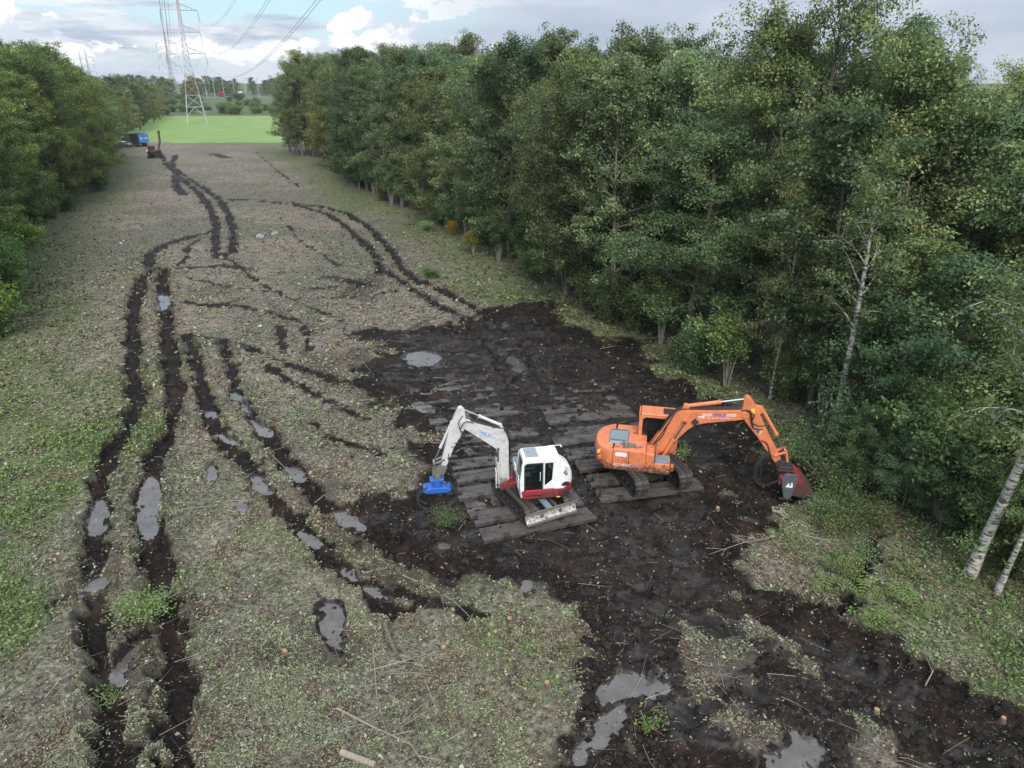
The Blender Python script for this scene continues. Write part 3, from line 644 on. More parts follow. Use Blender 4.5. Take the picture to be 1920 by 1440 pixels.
# right wood: front row from the meadow towards the camera
front = [p for p in along(R_EDGE, 4.3) if p[1] > 41 and p[1] < 186]
forced = {0: 'willow_a', 1: 'willow_a', 2: 'willow_b', 3: 'willow_a', 9: 'maple_a', 10: 'maple_a', 11: 'maple_a', 17: 'oak_c', 18: 'oak_b', 20: 'birch_a', 21: 'birch_b', 22: 'willow_a', 25: 'oak_c', 26: 'willow_b'}
for i, (x, y, dx, dy) in enumerate(front):
    nx, ny = -dy, dx                      # away from the clearing
    o = random.uniform(2.0, 3.4); k = forced.get(i) or pick(KINDS_R); base = k.split('_')[0]
    h = random.uniform(15.5, 19.0) if y > 60 else random.uniform(14.5, 17.5)
    plant(k, x + nx * o + random.uniform(-.7, .7), y + ny * o + random.uniform(-.7, .7), tall(k, h), f"{ADJ[base]} in the right wood's front row, {ORD[min(i, 38)]} from the meadow", 'tree', 'front row of the right wood')
for row, (off, step) in enumerate(((6.5, 5.0), (11, 5.2), (16, 6.0))):
    for (x, y, dx, dy) in along(R_EDGE, step):
        if y < 33 or y > 184: continue
        if row == 2 and y > 140: continue
        nx, ny = -dy, dx; k = pick(KINDS_R); base = k.split('_')[0]; o = off + random.uniform(-1.5, 1.5)
        xx, yy = x + nx * o + random.uniform(-1.2, 1.2), y + ny * o + random.uniform(-1.2, 1.2)
        if yy < 30: continue
        h = (random.uniform(18.2, 21.4) if yy > 105 else random.uniform(17.2, 19.8) if yy > 66 else random.uniform(15.6, 17.8))
        plant(k, xx, yy, tall(k, h), f"{ADJ[base]} standing deep in the right-hand wood behind the front row", 'tree', f'{base} trees inside the right wood')
# trees one can single out at the near right
def at(px, py): return gp(px, py)
def solo(kind, px, py, h, label, h0, **k):
    x, y = gp(px, py); return plant(kind, x, y, h / h0, label, **k)
solo('oak_near', 1478, 668, 22.6, 'tallest oak of the right wood, its crown breaking the sky above the orange excavator arm', 18, sxy=.74)
solo('oak_near', 1400, 640, 19.2, 'tall oak just left of the tallest oak in the right wood', 18)
solo('oak_near', 1300, 660, 13.5, 'broad oak with low spreading boughs left of the orange boom', 18, sxy=1.25)
solo('oak_near', 1590, 640, 18.8, 'tall oak right of the tallest oak, behind the forked birch', 18)
solo('birch_b', 1690, 600, 17, 'white limbed birch behind the forked birch at the right', 18)
solo('birch_a', 1790, 610, 16.8, 'yellow green birch with white limbs near the right frame edge', 17, tint=(1.3, 1.3, .8))
solo('oak_near', 1880, 650, 16.6, 'dark oak high at the right frame edge', 18)
solo('oak_b', 1990, 720, 15.5, 'dark oak cut by the right frame edge', 18)
solo('slim_birch', 1558, 838, 13.5, 'slender forked white birch standing right of the orange arm', 14, rz=.4)
solo('alder_b', 1650, 800, 9.5, 'dark bushy alder right of the slender forked birch', 15)
solo('young_oak', 1735, 860, 9.0, 'dense blue green young oak bush in the middle of the right edge', 7, sxy=1.15, tint=(.82, 1.05, .95))
solo('young_oak', 1640, 850, 6.5, 'smaller young oak left of the dense blue green oak bush', 7)
solo('birch_a', 1960, 900, 13.5, 'grey green hanging birch at the right frame edge', 17, tint=(1.15, 1.2, .9))
solo('thick_birch', 1818, 1085, 13, 'thick white birch trunk with black scars at the lower right', 13, rz=2.2)
solo('slim_birch', 1874, 1112, 8.5, 'thin pale birch stem right of the thick white birch', 14)
solo('young_oak', 1905, 1000, 5.6, 'leafy young oak in front of the thick white birch', 7)
solo('alder_b', 1850, 760, 11.5, 'alder behind the thick white birch', 15)
for i, (px, py, h, k) in enumerate([(1520, 760, 15, 'alder_b'), (1450, 745, 12, 'birch_b'), (1620, 720, 15, 'willow_b'), (1740, 730, 15, 'oak_c'), (1840, 690, 16, 'alder_b'), (1930, 800, 14, 'oak_c')]):
    solo(k, px, py, h, ['alder with a bare lower stem behind the orange boom tip', 'birch with a bare pale stem behind the orange arm', 'willow between the forked birch and the tall oaks', 'round oak behind the blue green oak bush', 'alder under the yellow green birch', 'low oak under the grey green hanging birch'][i], HT[k])
for px, py, h, lb in [(1905, 1085, 4.6, 'leafy oak bush at the right frame edge, beside the thin birch stem'), (1765, 985, 3.6, 'oak bush left of the thick white birch'), (1690, 955, 3.2, 'low oak bush on the bank above the ferns'), (1850, 960, 6.0, 'oak sapling close behind the thick white birch'), (1940, 960, 6.5, 'tall oak bush filling the right frame edge'), (1610, 900, 3.4, 'low oak bush behind the brush at the mulcher head')]:
    solo('young_oak', px, py, h, lb, 7)
# left wood
leftk = ['oak_c', 'oak_a', 'maple_a', 'willow_b', 'oak_b', 'alder_b', 'oak_c', 'birch_a']
for i, (x, y, dx, dy) in enumerate([p for p in along(L_EDGE, 4.6) if 40 < p[1] < 186]):
    nx, ny = dy, -dx; k = pick(leftk); base = k.split('_')[0]; o = random.uniform(2.2, 3.6)
    if i in (15, 16, 19): k = 'maple_a'; base = 'maple'
    h = random.uniform(15, 18.5); tn = TINT[base]; tn = (tn[0] * 1.03, tn[1] * 1.12, tn[2] * .84)
    plant(k, x + nx * o, y + ny * o, tall(k, h), f"{ADJ[base]} in the left wood's front row, {ORD[min(i, 38)]} from the meadow", 'tree', 'front row of the left wood', tn)
for row, (off, step) in enumerate(((7, 5.2), (12, 5.6))):
    for (x, y, dx, dy) in along(L_EDGE, step):
        if not 44 < y < 186: continue
        nx, ny = dy, -dx; k = pick(leftk); base = k.split('_')[0]; o = off + random.uniform(-1.5, 1.5); tn = TINT[base]; tn = (tn[0] * 1.03, tn[1] * 1.12, tn[2] * .84)
        plant(k, x + nx * o, y + ny * o, tall(k, random.uniform(18.3, 21.5)), f"{ADJ[base]} standing deep in the left-hand wood behind the front row", 'tree', f'{base} trees inside the left wood', tn)
for i, (px, py, s) in enumerate([(10, 640, 1.5), (40, 560, 1.5), (5, 540, 1.7), (75, 505, 1.1), (20, 480, 1.6)]):
    x, y = gp(px, py); plant('shrub_a' if i != 3 else 'shrub_c', x - 1, y, s, ['bright green bush at the left frame edge, nearest the camera', 'yellowish bush beside the nearest left bush', 'tall bush cut by the left frame edge', 'bare stemmed thicket at the foot of the left wood', 'bush just beyond the cut-off left bush'][i], 'bush', None, (1.1, 1.35, .7))
# line of trees along the left of the meadow, and the far woods
for i, t in enumerate(np.linspace(0, 1, 13)):
    x = -104 - 57 * t + random.uniform(-2, 2) - 3; y = 196 + (356 - 196) * t; k = pick(['oak_c', 'oak_a', 'maple_a', 'willow_b', 'alder_b']); base = k.split('_')[0]
    plant(k, x, y, tall(k, random.uniform(12, 15)), f"{ADJ[base]} left of the meadow, {ORD[i]} from the blue trailer", 'tree', 'trees left of the meadow', z=0)
    plant(pick(leftk), x - 9, y + 4, random.uniform(.85, 1.0), 'green tree standing behind the row that lines the meadow', 'tree', 'second row left of the meadow')
for i in range(100):
    x = -420 + i * 4.0 + random.uniform(-3, 3); y = 615 + random.uniform(-10, 70)
    k = pick(['oak_a', 'oak_c', 'willow_a', 'maple_a', 'alder_b', 'oak_b']); low = .74 if x > -250 else .84
    plant(k, x, y, random.uniform(.85, 1.12) * low, 'hazy tree in the far wood on the horizon', 'tree', 'far trees on the horizon', (1.05, 1.1, 1.0), sxy=1.5, z=3.5)
for i in range(26):
    x = -330 + i * 5.5 + random.uniform(-3, 3); y = 440 + random.uniform(-20, 60); k = pick(['oak_a', 'oak_c', 'willow_a', 'maple_a'])
    if x > -188: continue
    plant(k, x, y, random.uniform(.55, .95), 'rounded tree in front of the far wood beyond the meadow', 'tree', 'rounded trees beyond the meadow', sxy=1.3, z=1)
for i in range(66):
    x = -182 + i * 1.9 + random.uniform(-1, 1); y = 374 + random.uniform(0, 34)
    if -161 < x < -152: continue
    plant(pick(['shrub_a', 'shrub_b']), x, y, random.uniform(.9, 1.9), 'low bush on the bank at the far end of the meadow', 'bush', 'bushes at the far end of the meadow', (1.0, 1.15, .8), sxy=1.5, z=.3)
for i in range(16):
    x = 30 + i * 8 + random.uniform(-3, 3); y = random.uniform(124, 142); k = pick(['oak_a', 'oak_c', 'willow_a', 'alder_a'])
    plant(k, x, y, tall(k, random.uniform(17.5, 21)), 'distant tree rising behind the open grass at the right of the wood', 'tree', 'trees behind the open grass')
for i in range(46):
    x = -300 + i * 5.2 + random.uniform(-2, 2); y = random.uniform(405, 540)
    plant(pick(['shrub_a', 'shrub_b', 'shrub_b']), x, y, random.uniform(1.0, 2.2), 'scrub bush on the slope below the far road', 'bush', 'scrub on the slope below the far road', (.85, 1.0, .7), sxy=1.7, z=1.2 if y < 480 else 2.6)
# underwood along both wood edges
cnt = 0
for (x, y, dx, dy) in along(R_EDGE, 2.6):
    if y < 16 or y > 150: continue
    nx, ny = -dy, dx; o = random.uniform(.2, 2.8); k = pick(['shrub_a', 'shrub_b', 'shrub_c', 'shrub_c']); cnt += 1
    plant(k, x + nx * o, y + ny * o, random.uniform(.7, 1.25), 'leafy underwood shrub at the foot of the right-hand wood edge', 'bush', 'underwood along the right wood', (.85, 1.0, .78))
for (x, y, dx, dy) in along(L_EDGE, 3.2):
    if y < 40 or y > 150: continue
    nx, ny = dy, -dx; o = random.uniform(.2, 2.4); k = pick(['shrub_a', 'shrub_b', 'shrub_c'])
    plant(k, x + nx * o, y + ny * o, random.uniform(.7, 1.15), 'leafy underwood shrub at the foot of the left-hand wood edge', 'bush', 'underwood along the left wood', (1.0, 1.2, .7))
# ------------------------------------------------------------------ brash: leaves, twigs, branches, stumps
def scatter(n, vmin, vmax, pw, uw=.80):
    """random points on the clearing, thinning with distance"""
    q = vmin + (vmax - vmin) * rng.uniform(0, 1, n) ** pw
    t = H / (sP - q * cP); return t * rng.uniform(-uw, uw, n), t * (cP + q * sP), t
def litter(n):
    x, y, t = scatter(n, -.60, .31, 1.0)
    z, mud, g, w, b = ground_eval(x, y); re = sdist(x, y, R_WOOD); le = sdist(x, y, L_WOOD)
    cl = .55 * fbm(x, y, 1.3, 3, 201) + .45 * fbm(x * 1.6, y * .8, .45, 2, 203); dens = (1 - np.clip(mud * 1.5 - .35, 0, .965)) * (.10 + 1.25 * sstep(.40, .58, cl))
    dens = np.where(mud > .75, .035 + .05 * (cl > .56), dens)
    k = (rng.uniform(0, 1, n) < dens) & (re < 6) & (le < 3) & ((z > ZW + .005) | (rng.uniform(0, 1, n) < .5))
    z = np.maximum(z, ZW + .014)
    x, y, z, g, b, t, mud = x[k], y[k], z[k], g[k], b[k], t[k], mud[k]; m = len(x)
    size = np.clip(rng.gamma(2.2, .024, m), .018, .19) * np.clip(t / 24, .85, 2.3)
    cen = np.column_stack([x, y, z + .01 + rng.uniform(0, 1, m) ** 2 * .10 * (mud < .6)])
    nrm = np.array([0, 0, 1.0]) + rng.normal(size=(m, 3)) * .42
    pal = np.array([[.205, .22, .145], [.16, .185, .09], [.11, .155, .045], [.265, .275, .20], [.20, .155, .11], [.09, .066, .047], [.27, .225, .165], [.05, .04, .032]])
    pr = np.array([.26, .19, .07, .16, .11, .08, .09, .04]); i = rng.choice(8, m, p=pr)
    gi = rng.uniform(0, 1, m) < g * .6; i = np.where(gi, rng.choice([1, 2, 2], m), i)
    bi = rng.uniform(0, 1, m) < b * .5; i = np.where(bi & ~gi, rng.choice([4, 5, 6, 4], m), i)
    zone = fbm(x, y, .8, 2, 221); i = np.where((zone > .56) & (rng.uniform(0, 1, m) < .7), rng.choice([0, 1, 3, 2], m, p=[.35, .3, .25, .1]), np.where((zone < .45) & (rng.uniform(0, 1, m) < .7), rng.choice([4, 5, 6, 7], m), i))
    c = pal[i] * rng.uniform(.6, 1.35, (m, 1)) * (1 - .12 * sstep(45, 110, t))[:, None]; c = np.where((rng.uniform(0, 1, m) < .0008)[:, None], np.array([.45, .22, .06]), c)
    c = np.where((mud > .75)[:, None], c * .8, c)
    tag(link(leaf_mesh('leaf_litter', cen, nrm, size, c, rng, M['litter'], rng.uniform(.22, .75, (m, 1)), 'lc'), 'leaf_litter'), kind='stuff')
litter(1400000)
def twigs(n):
    x, y, t = scatter(n, -.60, .20, 1.0)
    z, mud, g, w, b = ground_eval(x, y); re = sdist(x, y, R_WOOD); le = sdist(x, y, L_WOOD)
    cl = fbm(x, y, 2.5, 3, 301); k = (rng.uniform(0, 1, n) < (1 - .88 * sstep(.4, .8, mud)) * (.2 + sstep(.38, .62, cl))) & (re < 5) & (le < 3)
    x, y, z, t = x[k], y[k], z[k], t[k]; m = len(x)
    L = np.clip(rng.gamma(1.5, .26, m), .08, 1.7); az = rng.normal(.6, 1.1, m); tilt = rng.normal(0, .10, m)
    d = np.column_stack([np.cos(az), np.sin(az), tilt]); r = np.clip(.0035 + .006 * L * rng.uniform(.5, 1.2, m), .004, .014) * np.clip(t / 26, .9, 2.2)
    c = np.column_stack([x, y, z + .02 + np.abs(tilt) * L * .4]); sd = np.cross(d, [0, 0, 1.0]); sd /= np.linalg.norm(sd, axis=1)[:, None]
    bend = sd * (rng.normal(0, .07, (m, 1)) * L[:, None]); upv = np.array([0, 0, 1.0])
    V = []
    for s, rr in ((-.5, 1.0), (0, .8), (.5, .3)):
        p = c + d * L[:, None] * s + (bend if s == 0 else 0)
        for q in (90, 210, 330): V.append(p + (sd * math.cos(R(q)) + upv * math.sin(R(q))) * (r * rr)[:, None])
    v = np.stack(V, 1).reshape(-1, 3); f = []
    for s in (0, 3):
        for q in range(3): f.append([s + q, s + (q + 1) % 3, s + 3 + (q + 1) % 3, s + 3 + q])
    f = (np.arange(m)[:, None, None] * 9 + np.array(f)[None]).reshape(-1, 4)
    pal = np.array([[.30, .27, .22], [.20, .17, .13], [.36, .34, .29], [.10, .08, .06], [.34, .22, .12]]); cc = pal[rng.choice(5, m, p=[.3, .25, .2, .18, .07])] * rng.uniform(.75, 1.2, (m, 1))
    cc = np.repeat(np.column_stack([cc, np.ones(m)]), 9, 0)
    tag(link(mesh_np('twig_litter', v, f, M['litter'], True, {'lc': cc}), 'twig_litter'), kind='stuff')
twigs(21000)
def clods(n):
    """lumps of peat thrown up on the bare mud"""
    x, y, t = scatter(n, -.58, .16, 1.0, .76); z, mud, g, w, b = ground_eval(x, y); re = sdist(x, y, R_WOOD)
    k = (mud > .7) & (re < 1) & (z > ZW + .02) & (rng.uniform(0, 1, n) < .25 + fbm(x, y, 1.4, 2, 411)); x, y, z, t = x[k], y[k], z[k], t[k]; m = len(x)
    s = np.clip(rng.gamma(2, .028, m), .025, .2); base = np.array([[1, 0, 0], [0, 1, 0], [-1, 0, 0], [0, -1, 0], [0, 0, .8]])
    V = base[None] * s[:, None, None] * rng.uniform(.6, 1.3, (m, 5, 3)) + np.stack([x, y, z - .01], 1)[:, None]
    f = (np.arange(m)[:, None, None] * 5 + np.array([[0, 1, 4], [1, 2, 4], [2, 3, 4], [3, 0, 4]])[None]).reshape(-1, 3)
    cc = np.array([.013, .0102, .0088]) * rng.uniform(.5, 2.4, (m, 1)); cc = np.repeat(np.column_stack([cc, np.ones(m)]), 5, 0)
    tag(link(mesh_np('peat_clod', V.reshape(-1, 3), f, M['litter'], False, {'lc': cc}), 'peat_crumbs'), kind='stuff')
clods(90000)
def herbs(n):
    """low green weeds near the left edge and at the foot of the woods"""
    x, y, t = scatter(n, -.60, .20, 1.0, .86); z, mud, g, w, b = ground_eval(x, y); re = sdist(x, y, R_WOOD); le = sdist(x, y, L_WOOD)
    nz = fbm(x, y, 1.6, 3, 501); d = np.where(mud > .5, 0, np.clip(g * 1.3 - .25, 0, 1) * sstep(.40, .62, nz)); d = np.where((re > 0) & (re < 9), .45 * sstep(.38, .6, nz), d)
    k = (rng.uniform(0, 1, n) < d) & (re < 9) & (le < 5); x, y, z, t = x[k], y[k], z[k], t[k]; m = len(x); q = 4
    cen = np.repeat(np.column_stack([x, y, z]), q, 0) + rng.normal(size=(m * q, 3)) * [.09, .09, 0]; cen[:, 2] += rng.uniform(.04, .30, m * q)
    nrm = np.array([0, 0, .8]) + rng.normal(size=(m * q, 3)) * .55; size = rng.uniform(.07, .16, m * q) * np.repeat(np.clip(t / 28, .9, 2), q)
    pal = np.array([[.10, .165, .045], [.135, .20, .065], [.18, .23, .10], [.07, .115, .04]]); c = pal[rng.integers(0, 4, m * q)] * rng.uniform(.75, 1.2, (m * q, 1))
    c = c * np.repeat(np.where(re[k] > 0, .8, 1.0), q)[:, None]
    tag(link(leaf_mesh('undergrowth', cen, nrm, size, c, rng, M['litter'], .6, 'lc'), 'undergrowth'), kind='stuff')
herbs(90000)
# single branches, logs and stumps that can be picked out
def branch(pts, r, label, mat='dead_wood', name='fallen_branch', cat='branch', side=3):
    p = [gp(*q) for q in pts]; rg = np.random.default_rng(int(pts[0][0])); mb = MB(); q = [(a[0], a[1], max(gz(a[0], a[1]), ZW) + r + .03) for a in p]
    o = q[0]; mb.tube([tuple(np.subtract(a, o)) for a in q], np.linspace(r, r * (.35 if side else .9), len(q)), 6)
    for k in range(side):
        i = rg.integers(0, len(q) - 1); a = np.array(q[i]) * .5 + np.array(q[i + 1]) * .5; d = np.array(q[i + 1]) - np.array(q[i]); d /= np.linalg.norm(d); s = np.cross(d, [0, 0, 1]) * rg.choice([-1, 1]); e = a + (d * .8 + s * .6) * rg.uniform(.3, .8) + np.array([0, 0, .06])
        mb.tube([tuple(a - o), tuple(e - o)], [r * .5, r * .2], 5)
    tag(mb.build(name, M[mat], loc=o, smooth=60), label, cat, 'branches left lying on the clearing' if name == 'fallen_branch' else None)
branch([(632, 1332), (700, 1368), (770, 1400), (800, 1442)], .035, 'long bent grey branch at the bottom of the frame, left of the big puddle')
branch([(700, 1220), (706, 1300), (722, 1370), (752, 1430)], .022, 'thin pale branch crossing the long bent grey branch')
branch([(640, 1418), (668, 1428), (704, 1442)], .085, 'pale barkless log end cut by the bottom edge', 'dead_wood', 'wood_log', 'log', 0)
branch([(755, 1078), (810, 1105), (850, 1135), (880, 1155)], .022, 'reddish curved branch in the brash left of the dozer blade', 'dead_wood')
branch([(505, 852), (525, 868), (545, 887)], .022, 'straight stick pointing at a puddle in the middle rut')
branch([(495, 752), (515, 752), (540, 757)], .028, 'short pale stick lying level above the middle ruts')
branch([(815, 728), (850, 715), (875, 712)], .022, 'pale stick at the left rim of the dark mud')
branch([(655, 925), (690, 890), (712, 862)], .018, 'thin pale stem slanting in the brash between ruts and grapple')
branch([(480, 418), (520, 420), (580, 417)], .05, 'long bleached pole far up the clearing near the blue puddles')
branch([(205, 655), (215, 645), (225, 632)], .03, 'white stick beside the long left rut')
branch([(1450, 1010), (1390, 1025), (1330, 1040)], .02, 'dark thin branch on the mud below the red mulcher head')
branch([(1680, 1160), (1740, 1195), (1790, 1215)], .02, 'pale rod in the weeds at the lower right')
branch([(1850, 1212), (1890, 1220), (1925, 1226)], .022, 'white rod at the right frame edge')
branch([(1560, 790), (1530, 812), (1505, 842)], .03, 'broken pale branch hanging over the brash right of the orange arm')
branch([(1735, 1285), (1760, 1240), (1788, 1232)], .022, 'forked stick on the edge of the right track')
branch([(690, 1260), (770, 1240), (830, 1222)], .02, 'grey stem lying beside the rotten log stub')
branch([(722, 1180), (732, 1205), (745, 1232)], .07, 'short rotten log stub in the brash', 'bark', 'wood_log', 'log', 0)
branch([(1318, 1350), (1340, 1356), (1390, 1356)], .016, 'thin twig pair beside the large grey puddle')
branch([(590, 942), (640, 905), (700, 858), (730, 830)], .016, 'whip thin stem running towards the grapple')
def stump(px, py, r, label, h=.16):
    r *= .62; x, y = gp(px, py); rg = np.random.default_rng(px); n = 9; q = np.linspace(0, 2 * np.pi, n, endpoint=False); w = rg.uniform(.8, 1.2, n)
    root = empty('tree_stump', label, 'stump', (x, y, gz(x, y) - .04), 0, 'stumps on the clearing')
    b = MB(); b.loft_z([([(r * 1.35 * w[i] * math.cos(q[i]), r * 1.35 * w[i] * math.sin(q[i])) for i in range(n)], 0), ([(r * w[i] * math.cos(q[i]), r * w[i] * math.sin(q[i])) for i in range(n)], h)]); b.build('bark', M['bark'], root, smooth=None)
    b = MB(); b.loft_z([([(r * .93 * w[i] * math.cos(q[i]), r * .93 * w[i] * math.sin(q[i])) for i in range(n)], h + .002), ([(r * .85 * w[i] * math.cos(q[i]), r * .85 * w[i] * math.sin(q[i])) for i in range(n)], h + .03 + .02 * rg.uniform())]); b.build('cut_face', M['wood_cut'], root, smooth=None)
for px, py, r, lab in [(190, 692, .26, 'mossy stump with a pale cut, alone left of the long left rut'), (660, 757, .17, 'orange stump in the brash left of the white arm'), (60, 660, .22, 'stump near the bushes at the left edge'), (497, 845, .14, 'small orange stump beside the middle ruts'), (360, 806, .15, 'orange stump right of the inner left rut'), (535, 1228, .13, 'round orange stump left of the long dull puddle'),
   (832, 1220, .12, 'small orange stump near the rotten log stub'), (955, 1168, .13, 'orange stump below the dozer blade puddle'), (1025, 1290, .13, 'split orange stump left of the large grey puddle'), (296, 722, .2, 'splintered stump between the long left ruts'), (300, 605, .14, 'pale stump between the ruts below the bright round puddle'), (1522, 1128, .10, 'orange stump at the edge of the ferny bank'), (1640, 1344, .12, 'orange stump beside the lower right track'),
   (1880, 1350, .11, 'orange stump near the lower right corner'), (760, 445, .25, 'reddish stump beside the upper right ruts'), (612, 518, .2, 'stump above the scraped mud patch'), (733, 530, .2, 'orange stump between the upper right ruts'), (50, 800, .17, 'low stump among the left weeds'), (1345, 958, .12, 'torn pale stump on the mud left of the red mulcher head'), (890, 455, .2, 'stump by the wood edge beyond the upper ruts')]:
    stump(px, py, r, lab)
def splinter(px, py, label):
    x, y = gp(px, py); mb = MB(); rg = np.random.default_rng(px)
    for k in range(5): mb.box((rg.normal() * .05, rg.normal() * .05, .06 + .03 * k), (.5 - .05 * k, .07, .05), Matrix.Rotation(-.6 + rg.normal() * .25, 3, 'Z') @ Matrix.Rotation(rg.normal() * .2, 3, 'Y'))
    tag(mb.build('split_wood', M['wood_cut'] if px != 1462 else M['dead_wood'], loc=(x, y, gz(x, y)), smooth=None), label, 'wood piece')
splinter(1462, 966, 'pale torn piece of root wood below the red mulcher head')
def leafy(kind, px, py, s, label, tint, name='leafy_branch', cat='branch', sq=.35):
    x, y = gp(px, py); o = plant(kind, x, y, s, label, cat, None, tint); o.name = name; o.scale = (s, s, s * sq); o.location.z = gz(x, y) + .05
SHR['brush'] = make_shrub(31, .9, 1.3, 10, 1500, .13, .0, crad=.42); TINT['brush'] = (1.5, 1.5, 1.3); NAME['brush'] = 'brushwood'
SHR['sprig'] = make_shrub(32, .5, .55, 6, 260, .11, .1, crad=.16); TINT['sprig'] = (1.2, 1.3, .9); NAME['sprig'] = 'leafy_sprig'
leafy('brush', 278, 1168, .8, 'cut leafy branch lying across the inner left rut', (1.1, 1.22, .92), 'leafy_branch', 'branch', .5)
leafy('sprig', 205, 1310, .9, 'small leafy sprig on the outer left rut', (1.15, 1.35, .85), 'leafy_branch', 'branch', .7)
leafy('sprig', 1212, 1362, .9, 'yellow green sprig standing at the large grey puddle', (1.0, 1.15, .7), 'leafy_sprig', 'plant', .8)
leafy('sprig', 1275, 862, 1.1, 'green sprig growing beside the orange track', (1.0, 1.15, .75), 'leafy_sprig', 'plant', 1.1)
leafy('brush', 838, 975, .6, 'heap of green twigs under the blue grapple', (.9, .98, .75), 'twig_heap', 'branches', .45)
leafy('shrub_b', 808, 522, .6, 'dark green sprout beside the upper right ruts', (1.0, 1.5, .9), 'leafy_sprig', 'plant', .6)
leafy('shrub_b', 800, 432, .7, 'pale green sprout at the foot of the right wood', (1.4, 1.7, 1.3), 'leafy_sprig', 'plant', .6)
leafy('shrub_a', 850, 440, .5, 'bright yellow leaved bush at the foot of the right wood', (3.4, 1.75, .35), 'yellow_bush', 'bush', 1)
leafy('shrub_c', 888, 478, .6, 'yellowing bush beside the bright yellow one', (1.9, 1.5, .5), 'yellow_bush', 'bush', 1)
BL = ['pushed over pale leafy brush right of the red mulcher head', 'pale leafy brush behind the pushed over one', 'brush directly behind the mulcher head', 'pale brush above the dark ditch', 'brush under the blue green oak bush', 'low crushed brush at the mulcher head corner', 'thin brush left of the bare thicket', 'brush right of the pale pushed over brush', 'sparse brush between ditch and mulcher head', 'brush at the foot of the slender forked birch', 'brush left of the forked birch foot', 'brush leaning over the upper end of the dark ditch', 'brush leaning over the middle of the dark ditch']
for i, (px, py, s) in enumerate([(1545, 905, 1.0), (1600, 905, 1.1), (1505, 862, .9), (1590, 985, .8), (1665, 930, 1.0), (1535, 965, .6), (1640, 985, .7), (1570, 930, .8), (1560, 1000, .6), (1570, 860, 1.0), (1520, 840, .9), (1618, 1040, .55), (1592, 1085, .5)]):
    leafy('brush', px, py, s, BL[i], (1.0, 1.04, .88), 'brushwood', 'brush', 1.0)
# ferns on the ditch bank
def frond_mesh():
    V = []; Fc = []; L = .72; top = []
    for j in range(10):
        t = j / 9; w = .19 * math.sin(3.0 * (t * .92 + .06)) + .006; r_ = L * t; zz = .42 * math.sin(2.2 * t)
        V += [(r_, 0, zz), (r_ + .05, w, zz - .04), (r_ + .05, -w, zz - .04), (r_ + .035, .012, zz + .01), (r_ + .035, -.012, zz + .01)]
    for j in range(9):
        b = 5 * j; n = b + 5
        Fc += [(b, b + 1, b + 3, n), (b, n, b + 4, b + 2)]
    n = len(V); lv = np.full(n, .8); return mesh_np('frond', V, Fc, M['leaf'], False, {'lv': np.column_stack([lv, lv, lv, lv])})
FROND = frond_mesh()
for i, (px, py, s) in enumerate([(1612, 1132, 1.1), (1545, 1110, .9), (1640, 1180, .9), (1690, 1130, .9), (1720, 1150, 1.0), (1650, 1160, .7), (1560, 1070, .8), (1700, 1080, .9)]):
    x, y = gp(px, py); o = empty('fern', ['fern hanging over the dark ditch end', 'fern left of the dark ditch', 'fern at the rim of the right track', 'fern right of the ditch, amid brown litter', 'fern farthest right on the bank', 'small fern between ditch and track', 'fern at the head of the brown island', 'fern near the bare thicket'][i], 'fern', (x, y, gz(x, y) - .03), i * 1.3, 'ferns on the ditch bank'); o.scale = (s, s, s)
    for k in range(8):
        f_ = link(FROND, 'frond', o, (0, 0, 0), k * .785 + random.uniform(-.2, .2)); f_.scale = (random.uniform(.8, 1.15),) * 3; f_.color = (.75, .95, .55, 1)
# ------------------------------------------------------------------ excavators
def text_mesh(body, size, ext=.004, shear=0.0):
    cu = bpy.data.curves.new('lettering', 'FONT'); cu.body = body; cu.size = size; cu.extrude = ext; cu.align_x = 'CENTER'; cu.align_y = 'CENTER'; cu.shear = shear; cu.resolution_u = 3
    o = bpy.data.objects.new('lettering', cu); col.objects.link(o); dg = bpy.context.evaluated_depsgraph_get(); dg.update()
    me = bpy.data.meshes.new_from_object(o.evaluated_get(dg)); bpy.data.objects.remove(o); bpy.data.curves.remove(cu); return me
def lettering(body, size, mat, parent, loc, xdir, ydir, shear=0, name='lettering', sx=1):
    me = text_mesh(body, size, .004, shear); me.materials.clear(); me.materials.append(M[mat])
    o = link(me, name, parent); x = Vector(xdir).normalized(); z = x.cross(Vector(ydir)).normalized(); y = z.cross(x)
    m = Matrix((x * sx, y, z)).transposed().to_4x4(); m.translation = Vector(loc); o.matrix_local = m; return o
def capsule(a, b, r, n=10): return a, b, r
def hydraulic(parent, a, b, frac, r, matb, name='hydraulic_cylinder', rod=None, y=0.0):
    """barrel from a, rod to b, in the plane y"""
    a = Vector((a[0], y, a[1])); b = Vector((b[0], y, b[1])); c = a + (b - a) * frac; d = (b - a).normalized()
    mb = MB(); mb.tube([a, c], r, 12); mb.tube([c - d * .07, c + d * .02], r * 1.22, 12); mb.tube([a - Vector((0, .09, 0)), a + Vector((0, .09, 0))], r * .95, 10)
    o = mb.build(name, M[matb], parent)
    mb = MB(); mb.tube([c, b], r * .52, 10); mb.tube([b - Vector((0, .08, 0)), b + Vector((0, .08, 0))], r * .85, 10); mb.build('rod', M['chrome'], o); return o
